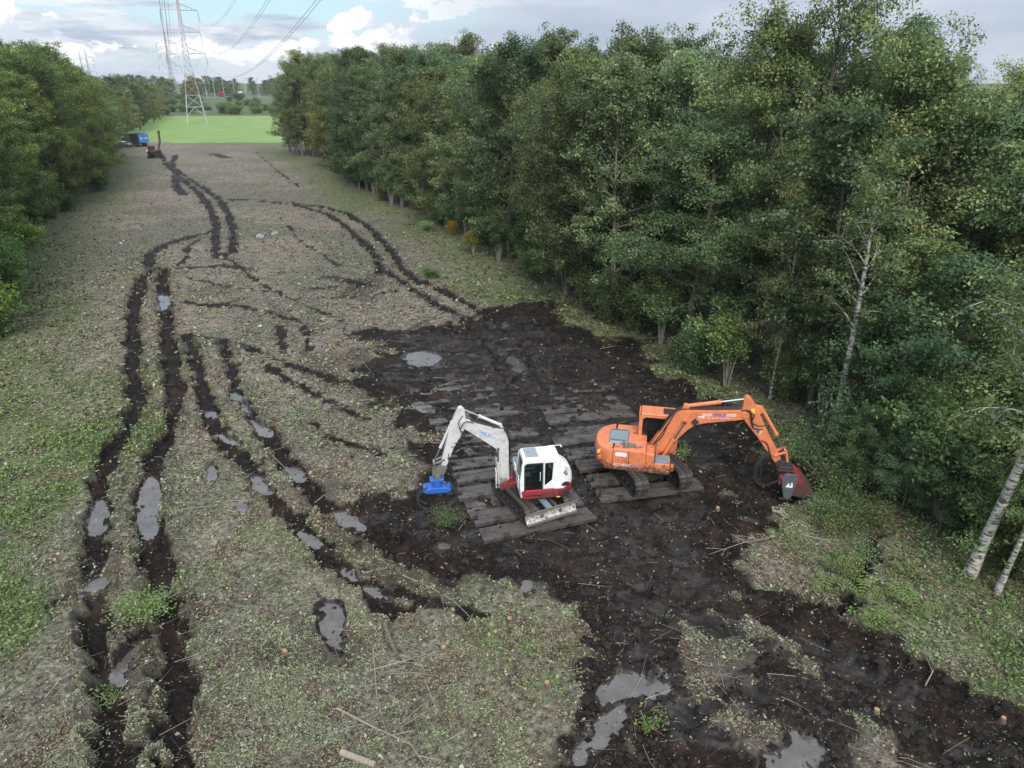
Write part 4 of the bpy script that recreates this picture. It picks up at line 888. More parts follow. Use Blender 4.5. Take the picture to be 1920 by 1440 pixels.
def make_track(root, L, W, Ht, y, ang, n, z0, side, name='track'):
    """crawler track: guide frame and rollers, with every shoe a piece of its own"""
    rr = Ht / 2; fr = MB(); st = L / 2 - rr
    fr.prism_y([(-st, z0 + rr * .55), (st, z0 + rr * .55), (st, z0 + rr * 1.35), (-st, z0 + rr * 1.35)], y - W * .28, y + W * .28)
    for x in (-st, st): fr.tube([(x, y - W * .26, z0 + rr), (x, y + W * .26, z0 + rr)], rr * .86, 18)
    for k in range(6): x = -st + (k + .5) * 2 * st / 6; fr.tube([(x, y - W * .36, z0 + rr * .38), (x, y + W * .36, z0 + rr * .38)], rr * .33, 12)
    t = fr.build(name, M['dark'], root, rz=ang)
    per = 4 * st + 2 * math.pi * rr; sh = MB(); p = per / n
    sh.box((0, 0, -.014), (p * .95, W, .028)); 
    for gx in (-.32, 0, .32): sh.box((gx * p, 0, .015), (p * .12, W * .98, .03))
    me = sh.mesh('track_shoe', M['track'])
    for k in range(n):
        s = (k + .3) * p
        if s < 2 * st: x, z, a = -st + s, z0, math.pi
        elif s < 2 * st + math.pi * rr: q = (s - 2 * st) / rr; x, z, a = st + rr * math.sin(q), z0 + rr - rr * math.cos(q), math.pi - q
        elif s < 4 * st + math.pi * rr: x, z, a = st - (s - 2 * st - math.pi * rr), z0 + Ht, 0
        else: q = (s - 4 * st - math.pi * rr) / rr; x, z, a = -st - rr * math.sin(q), z0 + rr + rr * math.cos(q), -q
        o = link(me, 'track_shoe', t, (x, y, z)); o.rotation_euler = (0, a, 0)
    return t
def hose(mb, pts, r=.022):
    # smooth curve through pts
    P_ = [np.array(p, float) for p in pts]; out = []
    for i in range(len(P_) - 1):
        a, b, c, d = P_[max(i - 1, 0)], P_[i], P_[i + 1], P_[min(i + 2, len(P_) - 1)]
        for t in np.linspace(0, 1, 6)[:-1]: out.append(.5 * ((2 * b) + (c - a) * t + (2 * a - 5 * b + 4 * c - d) * t * t + (3 * b - a - 3 * c + d) * t ** 3))
    out.append(P_[-1]); mb.tube(out, r, 6)
def swap_y(pts): return pts

# ---- orange excavator
OX, OY, OA = 5.78, 26.93, R(-12)
og = empty('orange_excavator', 'orange tracked excavator with its arm stretched right and a red mulcher head', 'excavator', (OX, OY, 0), OA)
UA = R(-73) - OA
for sgn in (-1, 1): make_track(og, 3.45, .60, .80, sgn * 1.0, UA, 42, .20, sgn)
b = MB(); b.box((0, 0, .68), (1.7, 1.5, .34)); b.box((.5, 0, .6), (.5, 2.0, .26)); b.box((-.5, 0, .6), (.5, 2.0, .26)); b.build('undercarriage', M['dark'], og, .03, rz=UA)
b = MB(); b.tube([(0, 0, .8), (0, 0, 1.02)], .62, 28); b.build('slew_ring', M['dark'], og)
b = MB(); b.loft_z([([(.98, -1.24), (.98, .2), (.75, .3), (-1.45, 1.24), (-1.7, 1.2), (-1.7, -1.2), (-1.45, -1.24)], 1.0), ([(1.0, -1.26), (1.0, .2), (.75, .3), (-1.45, 1.26), (-1.7, 1.22), (-1.7, -1.22), (-1.45, -1.26)], 1.16)]); b.build('deck', M['orange'], og, .02)
def arcpts(rad, y0, y1, xin, n=12):
    pts = [(xin, y0)]
    for k in range(n + 1):
        y = y0 + (y1 - y0) * k / n; pts.append((-math.sqrt(max(rad * rad - y * y, 0)) if abs(y) < abs(y0) * 1.01 else xin, y))
    return pts + [(xin, y1)]
def cw(rad, hw, x_in): # counterweight plan outline, corners rounded
    p = []
    for k in range(15):
        y = hw * math.sin(math.pi * (k / 14 - .5)); f = abs(y) / hw; p.append((-rad + .62 * f ** 3.2, y))
    return [(x_in, -hw)] + p + [(x_in, hw)]
b = MB(); b.loft_z([(cw(2.08, 1.14, -1.38), 1.0), (cw(2.2, 1.24, -1.38), 1.10), (cw(2.22, 1.26, -1.38), 1.72), (cw(2.14, 1.22, -1.38), 1.9), (cw(1.95, 1.10, -1.38), 1.985)]); cwt = b.build('counterweight', M['orange'], og, .015)
for sg in (-1, 1):
    b = MB(); b.box((-1.86, sg * 1.03, 1.42), (.34, .05, .22), Matrix.Rotation(sg * R(-40), 3, 'Z')); b.build('recess_panel', M['orange'], cwt, .02)
b = MB(); b.box((-1.93, -1.02, 1.70), (.26, .012, .17), Matrix.Rotation(R(42), 3, 'Z')); b.build('warning_sticker', M['sticker_yellow'], cwt)
b = MB(); b.box((-2.2, -.35, 1.45), (.02, .5, .32)); b.build('blue_sticker', M['letter_blue'], cwt)
# engine housing, right side with two doors, left side
b = MB(); b.box((-.70, 0, 1.55), (1.34, 2.36, .80)); b.build('engine_housing', M['orange'], og, .05)
def door(x0, x1, z0, z1, name='side_door'):
    b = MB(); b.prism_y(rrect(x0, x1, z0, z1, .03, 2), -1.262, -1.17); return b.build(name, M['orange'], og, .012)
d1 = door(-1.37, -.72, 1.18, 1.93); d2 = door(-.70, -.02, 1.18, 1.93)
b = MB(); b.prism_y(rrect(-1.28, -.78, 1.66, 1.84, .085, 5), -1.275, -1.258); d1l = b.build('door_grip_panel', M['white'], d1)
b = MB(); b.box((-.95, -1.266, 1.47), (.03, .012, .05)); b.box((-.87, -1.266, 1.47), (.03, .012, .05)); b.build('latch', M['dark'], d1)
lettering('DX140LC', .17, 'letter_white', og, (-.98, -1.272, 1.27), (1, 0, 0), (0, 0, 1), .25, sx=1.0)
b = MB()
for k in range(5): b.add([(-.55 + k * .1, -1.268, 1.20), (-.49 + k * .1, -1.268, 1.20), (-.60 + k * .1, -1.268, 1.34 - .012 * k), (-.68 + k * .1, -1.268, 1.34 - .012 * k)], [(0, 1, 2, 3)])
b.build('stripe_decal', M['letter_purple'], d2, smooth=None)
# hood with slots, deck louvres
b = MB(); b.loft_z([(rrect(-1.62, -.78, -.78, .52, .06, 2), 1.95), (rrect(-1.57, -.83, -.72, .46, .06, 2), 2.07)]); hood = b.build('engine_hood', M['grey'], og, .015)
b = MB(); b.box((0, 0, 0), (.034, .11, .008)); slot = b.mesh('hood_slot', M['black_plastic'])
for yy in (-.60, .36):
    for k in range(10): link(slot, 'hood_slot', hood, (-1.5 + k * .066, yy, 2.072))
b = MB()
for r_ in range(2):
    for k in range(6): b.box((-.62 + k * .06, .38 + r_ * .12, 1.953), (.035, .08, .008))
for r_ in range(2):
    for k in range(4): b.box((-1.28 + k * .05 + r_ * .3, -.98, 1.953), (.03, .12, .008))
b.build('deck_louvre', M['dark'], og, smooth=None)
b = MB(); b.tube([(-.9, -.98, 1.95), (-.9, -.98, 2.16), (-.98, -.98, 2.22)], .05, 10); b.build('exhaust_pipe', M['steel'], og)
b = MB(); b.box((-.62, -.86, 2.0), (.34, .16, .09), Matrix.Rotation(.4, 3, 'Z')); b.box((-.78, -.72, 2.03), (.5, .05, .05), Matrix.Rotation(-.6, 3, 'Z')); b.tube([(-.5, -1.0, 2.0), (-.2, -.85, 2.0)], .03, 6); tools = b.build('tool_bundle', M['steel'], og)
# tank, step box
b = MB(); b.box((-.02 + .17, -.80, 1.5), (.34, .88, .74)); b.build('tank', M['orange'], og, .04)
b = MB(); b.box((.16, -.86, 1.89), (.2, .5, .05)); b.tube([(.2, -.7, 1.85), (.2, -.7, 2.0)], .06, 10); b.tube([(.12, -1.0, 1.85), (.12, -1.0, 1.97)], .05, 10); b.build('tank_cap', M['orange'], og)
b = MB(); b.box((.65, -.86, 1.30), (.66, .76, .34)); b.build('step_box', M['orange'], og, .03)
b = MB(); b.box((.62, -.86, 1.50), (.62, .62, .06)); 
for k in range(9): b.box((.36 + k * .065, -.86, 1.535), (.02, .6, .016))
b.build('tread_plate', M['grey'], og, .008)
b = MB(); b.box((1.07, -1.05, 1.26), (.14, .24, .24)); b.build('work_light', M['orange'], og, .02)
b = MB(); b.tube([(.36, -1.2, 1.48), (.36, -1.2, 2.2), (.36, -1.05, 2.3), (.36, -.75, 2.3), (.36, -.62, 2.2), (.36, -.62, 1.9)], .018, 6); b.build('handrail', M['dark'], og)
# cab
def cab_side(y0, y1, parent):
    b = MB(); out = rrect(-.42, 1.24, 1.12, 2.90, (.34, .14, .05, .05), 5); inn = rrect(-.27, 1.16, 1.62, 2.80, (.30, .18, .18, .16), 5)
    b.ring_y(out, inn, y0, y1); w = b.build('side_wall', M['orange'], parent, .012)
    g = MB(); g.prism_y(rrect(-.28, 1.17, 1.61, 2.81, (.30, .18, .18, .16), 5), (y0 + y1) / 2 - .008, (y0 + y1) / 2 + .008); g.build('window', M['glass'], w); return w
cabo = MB(); cabo.box((.36, .74, 2.93), (1.44, .90, .07)); cab = cabo.build('cab_roof', M['orange'], og, .035)
cab_side(.30, .35, og); cab_side(1.15, 1.20, og)
b = MB(); b.box((.80, .72, 2.97), (.46, .56, .03)); b.build('roof_hatch', M['black_plastic'], cab, .01)
b = MB(); b.box((1.22, .75, 1.45), (.05, .80, .66)); b.box((1.215, .33, 2.3), (.06, .05, 1.2)); b.box((1.215, 1.17, 2.3), (.06, .05, 1.2)); b.build('cab_front', M['orange'], og, .01)
b = MB(); b.box((1.21, .75, 2.32), (.015, .78, 1.1)); b.build('windscreen', M['glass'], og)
b = MB(); b.box((-.41, .75, 1.55), (.05, .80, .86)); b.box((-.41, .75, 2.86), (.05, .8, .16)); b.build('cab_back', M['orange'], og, .01)
b = MB(); b.box((-.40, .75, 2.38), (.015, .78, .82)); b.build('rear_window', M['glass'], og)
b = MB(); b.box((.4, .75, 1.2), (1.5, .82, .08)); b.build('cab_floor', M['black_plastic'], og)
b = MB(); b.box((.12, .76, 1.62), (.5, .5, .16)); b.box((-.12, .76, 1.98), (.13, .48, .64), Matrix.Rotation(R(-10), 3, 'Y')); b.box((-.17, .76, 2.38), (.1, .3, .2)); b.build('seat', M['black_plastic'], og, .03)
b = MB(); b.box((.86, .76, 1.75), (.2, .14, .9)); b.box((.5, .5, 1.76), (.3, .1, .3)); b.build('console', M['black_plastic'], og, .02)
b = MB(); b.tube([(.95, .26, 1.7), (1.0, .18, 1.9), (1.05, .12, 2.02)], .02, 6); b.tube([(.7, .28, 2.0), (.62, .20, 2.06), (.45, .2, 2.06)], .02, 6); b.build('grab_rail', M['grey'], og)
# boom, arm, rams
BW = .20
boom_pts = [(.20, 1.28), (.02, 1.52), (.10, 1.72), (.72, 2.85), (.98, 3.24), (1.22, 3.42), (1.55, 3.50), (2.6, 3.60), (3.72, 3.72), (3.92, 3.62), (3.93, 3.42), (3.74, 3.32), (2.9, 3.14), (2.15, 2.98), (1.82, 2.84), (1.58, 2.62), (.9, 1.72), (.42, 1.30)]
b = MB(); b.prism_y(boom_pts, -BW, BW); boom = b.build('boom', M['orange'], og, .018)
for p, r_ in (((1.44, 3.02), .12), ((3.79, 3.52), .13), ((.17, 1.48), .13)): b = MB(); b.tube([(p[0], -BW - .05, p[1]), (p[0], BW + .05, p[1])], r_, 14); b.build('pivot_boss', M['orange'], boom, .01)
b = MB(); b.box((1.86, -BW - .05, 3.05), (.22, .09, .2), Matrix.Rotation(R(40), 3, 'Y')); b.build('boom_lamp', M['dark'], boom, .01)
b = MB()
for yy in (-.12, -.04, .05, .13): hose(b, [(.3, yy, 1.98), (.75, yy, 2.98), (1.1, yy, 3.43), (1.5, yy, 3.55), (2.6, yy, 3.64), (3.6, yy, 3.76)], .02)
hose(b, [(.10, -BW - .03, 1.65), (.55, -BW - .06, 2.2), (.75, -BW - .05, 2.75), (1.0, -BW + .02, 3.3)], .022); hose(b, [(.3, -BW - .04, 1.35), (.15, -BW - .12, 1.6), (.5, -BW - .05, 2.3), (.8, -BW - .03, 2.9)], .022)
hose(b, [(.5, -.12, 1.3), (.28, -.3, 1.38), (.1, -.36, 1.55), (.02, -.2, 1.7)], .024)
b.build('boom_hose', M['rubber'], boom)
for sg in (-1, 1): hydraulic(og, (.58, 1.10), (1.44, 3.02), .56, .085, 'orange', 'lift_ram', y=sg * .29)
hydraulic(og, (1.42, 3.62), (3.76, 4.16), .58, .085, 'orange', 'arm_ram', y=0)
b = MB(); b.prism_y([(1.25, 3.42), (1.6, 3.49), (1.52, 3.72), (1.36, 3.72)], -.10, .10); b.build('ram_bracket', M['orange'], boom, .01)
arm_pts = [(3.66, 4.20), (3.76, 4.32), (3.90, 4.27), (4.12, 3.98), (4.60, 3.10), (5.14, 2.16), (5.42, 1.70), (5.40, 1.50), (5.24, 1.46), (5.08, 1.66), (4.36, 2.60), (3.72, 3.34), (3.64, 3.60)]
b = MB(); b.prism_y(arm_pts, -.15, .15); arm = b.build('arm', M['orange'], og, .018)
b = MB(); b.prism_y([(4.22, 2.86), (4.50, 2.42), (4.68, 2.62), (4.42, 3.02)], -.155, -.150)
b.build('arm_doubler', M['orange'], arm, .005)
b = MB(); b.prism_y(rrect(3.98, 4.14, 3.62, 3.84, .06, 3), -.158, -.15); b.build('yellow_sticker', M['sticker_yellow'], arm)
b = MB(); b.add([(4.30, -.158, 2.86), (4.46, -.158, 2.70), (4.58, -.158, 2.94)], [(0, 1, 2)]); b.build('yellow_triangle', M['sticker_yellow'], arm, smooth=None)
b = MB(); b.prism_y(rrect(4.30, 4.44, 2.76, 2.90, .06, 3), -.161, -.157); b.build('blue_sticker', M['letter_blue'], arm)
hydraulic(og, (4.42, 3.78), (5.56, 2.04), .62, .075, 'orange', 'head_ram', y=0)
b = MB(); b.prism_y([(4.10, 3.95), (4.35, 3.55), (4.52, 3.72), (4.42, 3.9)], -.07, .07); b.build('ram_bracket', M['orange'], arm, .01)
b = MB()
for sg in (-1, 1): b.tube([(5.14, sg * .19, 1.82), (5.58, sg * .19, 2.04)], .055, 8); b.tube([(5.58, sg * .13, 2.04), (5.70, sg * .13, 1.52)], .055, 8)
b.tube([(5.56, -.24, 2.04), (5.56, .24, 2.04)], .06, 10); b.build('head_link', M['orange'], og)
b = MB()
hose(b, [(3.6, -.17, 3.70), (3.95, -.24, 3.75), (4.05, -.22, 3.3), (4.2, -.19, 2.98), (4.55, -.18, 2.95)], .026); hose(b, [(3.7, -.10, 3.74), (4.1, -.26, 3.62), (4.08, -.2, 3.25), (4.35, -.18, 3.1), (4.62, -.17, 3.14)], .024)
hose(b, [(4.55, -.17, 2.45), (4.78, -.20, 2.35), (4.95, -.18, 1.95), (5.05, -.18, 1.75)], .02)
for k, (dx, dz) in enumerate(((0, 0), (.06, .05), (-.06, .02))):
    hose(b, [(4.86 + dx, -.22, 2.0 + dz), (4.50 + dx, -.34, 1.35), (4.52 + dx, -.40, .78 + dz), (4.86 + dx, -.46, .50 + dz), (5.28 + dx, -.52, .80), (5.62, -.55, .98)], .022)
hose(b, [(4.62, -.2, 2.2), (4.66, -.36, 1.3), (4.70, -.4, .55)], .022); b.build('arm_hose', M['rubber'], arm)
# mulcher head
hd_ = MB(); hd_.prism_y([(5.52, 1.02), (5.70, 1.20), (6.06, 1.12), (6.40, .86), (6.82, .40), (6.86, .30), (6.10, .24), (5.62, .30)], -.60, .62); head = hd_.build('mulcher_hood', M['head_red'], og, .02)
b = MB(); b.prism_y([(5.46, 1.08), (5.58, 1.28), (6.02, 1.28), (6.10, 1.10), (6.02, .55), (5.94, .20), (5.78, .12), (5.66, .20), (5.56, .62)], -.70, -.602); b.build('side_cover', M['slate'], head, .02)
b = MB(); b.prism_y([(5.50, .90), (6.0, 1.12), (6.0, .5), (5.7, .2), (5.56, .4)], .622, .70); b.build('side_cover', M['slate'], head, .02)
b = MB(); b.tube([(5.85, -.58, .30), (5.85, .60, .30)], .17, 16)
for k in range(16): b.box((5.85 + .19 * math.cos(k * 2.2), -.5 + k * .068, .30 + .19 * math.sin(k * 2.2)), (.09, .05, .09))
b.build('rotor', M['dark'], head)
b = MB(); b.box((6.5, 0, .22), (.62, 1.2, .05), Matrix.Rotation(R(4), 3, 'Y')); b.box((5.75, -.66, .12), (.5, .06, .07)); b.build('skid', M['dark'], head)
b = MB(); b.prism_y([(5.30, 1.28), (5.22, 1.48), (5.36, 1.64), (5.62, 1.62), (5.86, 1.50), (5.92, 1.26)], -.24, .24)
b.box((5.62, -.30, 1.33), (.56, .12, .2)); b.box((5.62, .30, 1.33), (.56, .12, .2)); b.box((5.66, 0, 1.24), (.66, .74, .08)); b.build('quick_hitch', M['dark'], og, .02)
b = MB(); b.tube([(5.5, -.62, 1.02), (5.5, -.45, 1.02)], .12, 12); b.box((5.46, -.5, .84), (.14, .2, .2)); b.build('hydraulic_motor', M['head_red'], head, .01)
b = MB(); b.prism_y([(5.68, .78), (5.94, .78), (5.93, .70), (5.67, .70)], -.708, -.701); b.prism_y([(5.74, .88), (5.80, .88), (5.80, .78), (5.72, .78)], -.708, -.701); b.prism_y([(5.86, .92), (5.92, .92), (5.93, .78), (5.87, .78)], -.708, -.701); b.build('white_decal', M['letter_white'], head, smooth=None)
# lettering on the boom (towards the camera)
bx, bz = Vector((1, 0, .085)), Vector((-.085, 0, 1))
lettering('MILS', .19, 'letter_blue', og, (2.78, -BW - .008, 3.44), bx, bz, .15, sx=1.25)
lettering('Bos, berm & natuurbeheer', .088, 'letter_white', og, (2.78, -BW - .008, 3.30), bx, bz, 0, sx=.95)
for x_ in (2.30, 3.24):
    b = MB()
    for k in range(3): b.add([(x_ - .19, -BW - .006, 3.37 + .045 * k + (x_ - 2.78) * .085), (x_ + .19, -BW - .006, 3.37 + .045 * k + (x_ - 2.78) * .085 + .032), (x_ + .19, -BW - .006, 3.39 + .045 * k + (x_ - 2.78) * .085 + .032), (x_ - .19, -BW - .006, 3.39 + .045 * k + (x_ - 2.78) * .085)], [(0, 1, 2, 3)])
    b.build('stripe_decal', M['letter_white'], boom, smooth=None)
b = MB(); b.box((2.08, -BW - .005, 3.27), (.24, .008, .085), Matrix.Rotation(R(-5), 3, 'Y')); lab = b.build('white_label', M['letter_white'], boom)
lettering('LC 01', .075, 'black_plastic', og, (2.08, -BW - .012, 3.27), bx, bz)

# ---- white excavator (x ahead of the cab, y towards its left, which faces the camera)
WX, WY, WA = .80, 24.85, R(189)
wg = empty('white_excavator', 'white and red tracked excavator with dozer blade holding a blue grapple', 'excavator', (WX, WY, 0), WA)
VA = R(-62) - WA
for sgn in (-1, 1): make_track(wg, 2.95, .45, .68, sgn * .88, VA, 40, .20, sgn)
b = MB(); b.box((0, 0, .58), (1.4, 1.3, .3)); b.build('undercarriage', M['dark'], wg, .03, rz=VA)
b = MB(); b.tube([(0, 0, .7), (0, 0, .88)], .55, 24); b.build('slew_ring', M['dark'], wg)
b = MB(); prof = []
for k in range(9):
    t = k / 8; prof.append((.16 * math.sin(math.pi * t) - 0, .30 + .52 * t))
ring = [(1.62 - p[0], p[1]) for p in prof] + [(1.68 - p[0] * .9, p[1]) for p in reversed(prof)]
b.prism_y(ring, -1.12, 1.12); blade = b.build('dozer_blade', M['blade'], wg, .006, rz=VA)
b = MB(); b.box((1.665, 0, .815), (.05, 2.26, .05)); b.box((1.67, 0, .31), (.04, 2.24, .1)); b.build('blade_edge', M['steel'], blade, .008)
b = MB()
for sg in (-1, 1): b.box((1.05, sg * .42, .5), (1.1, .13, .14))
b.build('blade_arm', M['white'], wg, .015, rz=VA)
b = MB(); b.box((.98, 0, .68), (1.05, .26, .12), Matrix.Rotation(R(6), 3, 'Y')); b.build('blade_ram_cover', M['grey'], wg, .02, rz=VA)
def tail(rad, hw, xin, pw=2.6):
    p = []
    for k in range(15):
        y = hw * math.sin(math.pi * (k / 14 - .5)); f = abs(y) / hw; p.append((-rad + .55 * f ** pw, y))
    return [(xin, -hw)] + p + [(xin, hw)]
b = MB(); b.loft_z([(tail(1.50, .98, .58), .88), (tail(1.60, 1.06, .62), .95), (tail(1.62, 1.08, .62), 1.25), (tail(1.58, 1.06, .60), 1.34)]); skirt = b.build('red_skirt', M['red'], wg, .015)
b = MB()
for k in range(3): b.prism_y(rrect(-1.28, -.86, 1.0 + k * .1, 1.045 + k * .1, .02, 2), 1.062, 1.088)
b.build('louvre', M['black_plastic'], skirt)
b = MB(); b.box((-.86, 1.075, .965), (.15, .012, .05)); b.build('reflector', M['sticker_yellow'], skirt)
b = MB(); b.loft_z([(tail(1.60, 1.07, -.70), 1.335), (tail(1.58, 1.06, -.70), 1.58), (tail(1.46, 1.0, -.68), 1.86), (tail(1.20, .84, -.66), 2.06), (tail(.98, .60, -.64), 2.18)]); hood = b.build('engine_hood', M['white'], wg, .01)
b = MB(); b.prism_y(rrect(-1.30, -.98, 1.44, 1.58, (.1, .05, .03, .03), 3), 1.0, 1.083); b.build('tail_light_panel', M['black_plastic'], hood, .006)
b = MB(); b.tube([(-1.32, .62, 1.90), (-1.30, .66, 2.06), (-1.24, .72, 2.12)], [.10, .08, .05], 10); b.build('exhaust_cowl', M['white'], hood)
b = MB(); b.tube([(-1.22, .70, 1.92), (-1.16, .86, 1.84)], [.03, .11], 10); b.build('work_light', M['grey'], hood)
b = MB(); b.box((.05, -.55, 1.5), (1.15, 1.0, .42)); b.build('right_deck', M['white'], wg, .05)
b = MB(); b.box((.05, -.55, 1.73), (1.1, .9, .03)); b.build('deck_mat', M['grey'], wg)
# cab, left side towards camera
CX0, CX1, CY0, CY1 = -.92, .60, .06, 1.06
b = MB(); b.loft_z([(rrect(CX0 + .02, CX1 - .04, CY0, CY1, .09, 3), 2.60), (rrect(CX0 + .04, CX1 - .08, CY0 + .03, CY1 - .03, .09, 3), 2.70), (rrect(CX0 + .1, CX1 - .16, CY0 + .08, CY1 - .09, .09, 3), 2.735)]); roof = b.build('cab_roof', M['white'], wg, .012)
b = MB(); b.box((.17, .56, 2.742), (.50, .74, .02)); rg_ = b.build('roof_guard', M['grey'], roof, .006)
b = MB()
for k in range(7): b.box((.17, .25 + k * .103, 2.757), (.48, .022, .018))
for k in range(3): b.box((-.02 + k * .19, .56, 2.762), (.02, .72, .016))
b.build('guard_bar', M['galv'], rg_)
# left wall: door opening and quarter window
def wall_left(y0, y1):
    b = MB(); b.ring_y(rrect(-.26, .60, 1.00, 2.62, (.16, .03, .03, .06), 4), rrect(-.235, .50, 1.08, 2.52, (.14, .05, .05, .08), 4), y0, y1); w = b.build('door_frame', M['white'], wg, .01)
    b = MB(); b.ring_y(rrect(-.24, .505, 1.07, 2.53, (.14, .05, .05, .08), 4), rrect(-.19, .45, 1.13, 2.46, (.12, .04, .04, .07), 4), y0 - .006, y1 + .012); d = b.build('door', M['black_plastic'], wg, .006)
    b = MB(); b.prism_y(rrect(-.20, .46, 1.12, 2.47, (.12, .04, .04, .07), 4), y0 + .016, y0 + .026); b.build('door_glass', M['glass'], d)
    b = MB(); b.tube([(-.12, y1 + .03, 1.75), (-.12, y1 + .05, 1.8), (-.12, y1 + .05, 2.1), (-.12, y1 + .03, 2.15)], .014, 6); b.build('handle', M['white'], d)
    b = MB(); b.ring_y([(-.27, 1.36), (-.27, 2.60), (-.74, 2.60), (-.84, 1.36)], [(-.31, 1.50), (-.31, 2.50), (-.64, 2.50), (-.60, 1.74)], y0, y1); q = b.build('quarter_panel', M['white'], wg, .008)
    b = MB(); b.prism_y([(-.30, 1.49), (-.30, 2.51), (-.65, 2.51), (-.61, 1.73)], y0 + .016, y0 + .026); b.build('quarter_window', M['glass'], q)
wall_left(1.02, 1.06)
b = MB(); b.prism_y([(-.62, 1.34), (-.64, 2.60), (-.92, 2.60), (-1.02, 1.34)], .94, 1.05); b.prism_y([(-.62, 1.34), (-.64, 2.60), (-.92, 2.60), (-.98, 1.34)], .04, .12); b.build('rear_pillar', M['white'], wg, .02)
b = MB(); b.ring_y(rrect(-.70, .58, 1.40, 2.60, .06, 3), rrect(-.62, .50, 1.80, 2.50, .08, 3), .06, .10); rw = b.build('right_wall', M['white'], wg, .01)
b = MB(); b.prism_y(rrect(-.62, .50, 1.80, 2.50, .08, 3), .075, .085); b.build('window', M['glass'], rw)
b = MB(); b.tube([(.60, .09, 1.1), (.64, .09, 1.7), (.52, .10, 2.62)], .035, 8); b.tube([(.60, 1.04, 1.05), (.64, 1.04, 1.7), (.52, 1.02, 2.62)], .04, 8); b.box((.60, .56, 1.2), (.06, .92, .42)); b.tube([(.645, .1, 1.72), (.645, 1.03, 1.72)], .025, 6); b.build('front_frame', M['white'], wg, .008)
b = MB(); b.add([(.645, .1, 1.4), (.645, 1.02, 1.4), (.655, 1.02, 1.72), (.53, 1.0, 2.6), (.53, .12, 2.6), (.655, .1, 1.72)], [(0, 1, 2, 5), (5, 2, 3, 4)]); b.build('windscreen', M['glass'], wg, smooth=None)
b = MB(); b.tube([(.70, .98, 1.45), (.72, .98, 1.52), (.72, .98, 1.95), (.68, .98, 2.0)], .018, 6); b.build('grab_rail', M['white'], wg)
b = MB(); b.tube([(.62, .42, 1.95), (.74, .42, 2.05)], .012, 5); b.box((.76, .42, 2.1), (.05, .22, .26)); b.build('mirror', M['white'], wg, .03)
b = MB(); b.box((-.64, .56, 2.1), (.015, .88, .8)); b.build('rear_window', M['glass'], wg)
b = MB(); b.box((-.10, .56, .985), (1.3, .94, .07)); b.build('cab_floor', M['black_plastic'], wg)
b = MB(); b.box((-.15, .56, 1.38), (.46, .48, .14)); b.box((-.40, .56, 1.74), (.12, .46, .62), Matrix.Rotation(R(-10), 3, 'Y')); b.box((-.46, .56, 2.1), (.09, .26, .18)); b.build('seat', M['black_plastic'], wg, .03)
b = MB(); b.box((-.12, .26, 1.48), (.4, .09, .3)); b.box((-.12, .86, 1.48), (.4, .09, .3)); b.tube([(.08, .26, 1.6), (.1, .27, 1.82)], .025, 6); b.tube([(.08, .86, 1.6), (.1, .85, 1.82)], .025, 6); b.build('console', M['black_plastic'], wg, .02)
b = MB(); b.box((-.45, .97, 1.52), (.12, .05, .14)); b.build('red_bag', M['red'], wg)
b = MB(); b.tube([(-.62, -.02, 2.66), (-1.15, -.12, 2.60), (-1.22, -.12, 2.50)], .014, 6); b.tube([(-.62, -.1, 2.52), (-1.05, -.12, 2.61)], .012, 6); b.tube([(-1.18, -.2, 2.56), (-1.18, -.02, 2.58)], .03, 6); b.build('beacon_bracket', M['white'], wg)
# swing bracket, boom, arm
YB = -.22
b = MB(); b.box((.72, YB, .98), (.36, .55, .30)); b.tube([(.86, YB, .82), (.86, YB, 1.3)], .15, 14); b.prism_y([(.82, .84), (1.28, .78), (1.34, 1.04), (.95, 1.24)], YB - .24, YB - .12); b.prism_y([(.82, .84), (1.28, .78), (1.34, 1.04), (.95, 1.24)], YB + .12, YB + .24); b.build('swing_bracket', M['red'], wg, .02)
bp = [(.92, .98), (1.02, .88), (1.22, .92), (1.30, 1.15), (1.34, 2.30), (1.44, 2.66), (1.70, 2.88), (2.56, 3.56), (2.84, 3.76), (2.84, 3.92), (2.70, 4.0), (2.45, 3.90), (1.75, 3.66), (1.28, 3.52), (1.04, 3.30), (.93, 2.95)]
b = MB(); b.prism_y(bp, YB - .15, YB + .15); wboom = b.build('boom', M['arm_white'], wg, .018)
for p, r_ in (((1.08, .99), .11), ((2.70, 3.88), .11), ((1.16, 3.1), .09), ((1.2, 3.50), .08)): b = MB(); b.tube([(p[0], YB - .19, p[1]), (p[0], YB + .19, p[1])], r_, 12); b.build('pivot_boss', M['arm_white'], wboom)
b = MB(); b.box((1.46, YB + .20, 1.38), (.04, .26, .80)); 
b.build('ram_guard', M['white'], wg, .01)
b = MB()
for zz in (1.2, 1.4, 1.6): b.box((1.484, YB + .20, zz), (.006, .15, .09))
b.build('guard_slot', M['dark'], wg, smooth=None)
for sg in (-1, 1): hydraulic(wg, (1.34, 1.0), (1.36, 2.72), .62, .06, 'arm_white', 'lift_ram', y=YB + sg * .20)
hydraulic(wg, (1.22, 3.62), (2.74, 4.44), .56, .065, 'arm_white', 'arm_ram', y=YB)
ap = [(2.62, 4.42), (2.74, 4.54), (2.86, 4.50), (3.02, 4.18), (3.24, 3.62), (3.56, 2.36), (3.60, 2.10), (3.48, 2.00), (3.36, 2.12), (3.10, 2.80), (2.62, 3.66), (2.58, 3.9)]
b = MB(); b.prism_y(ap, YB - .12, YB + .12); warm = b.build('arm', M['arm_white'], wg, .018)
hydraulic(wg, (3.14, 3.86), (3.88, 2.22), .62, .055, 'arm_white', 'head_ram', y=YB)
b = MB(); b.prism_y([(2.98, 4.1), (3.08, 3.7), (3.2, 3.78), (3.14, 3.96)], YB - .06, YB + .06); b.build('ram_bracket', M['arm_white'], warm, .01)
b = MB()
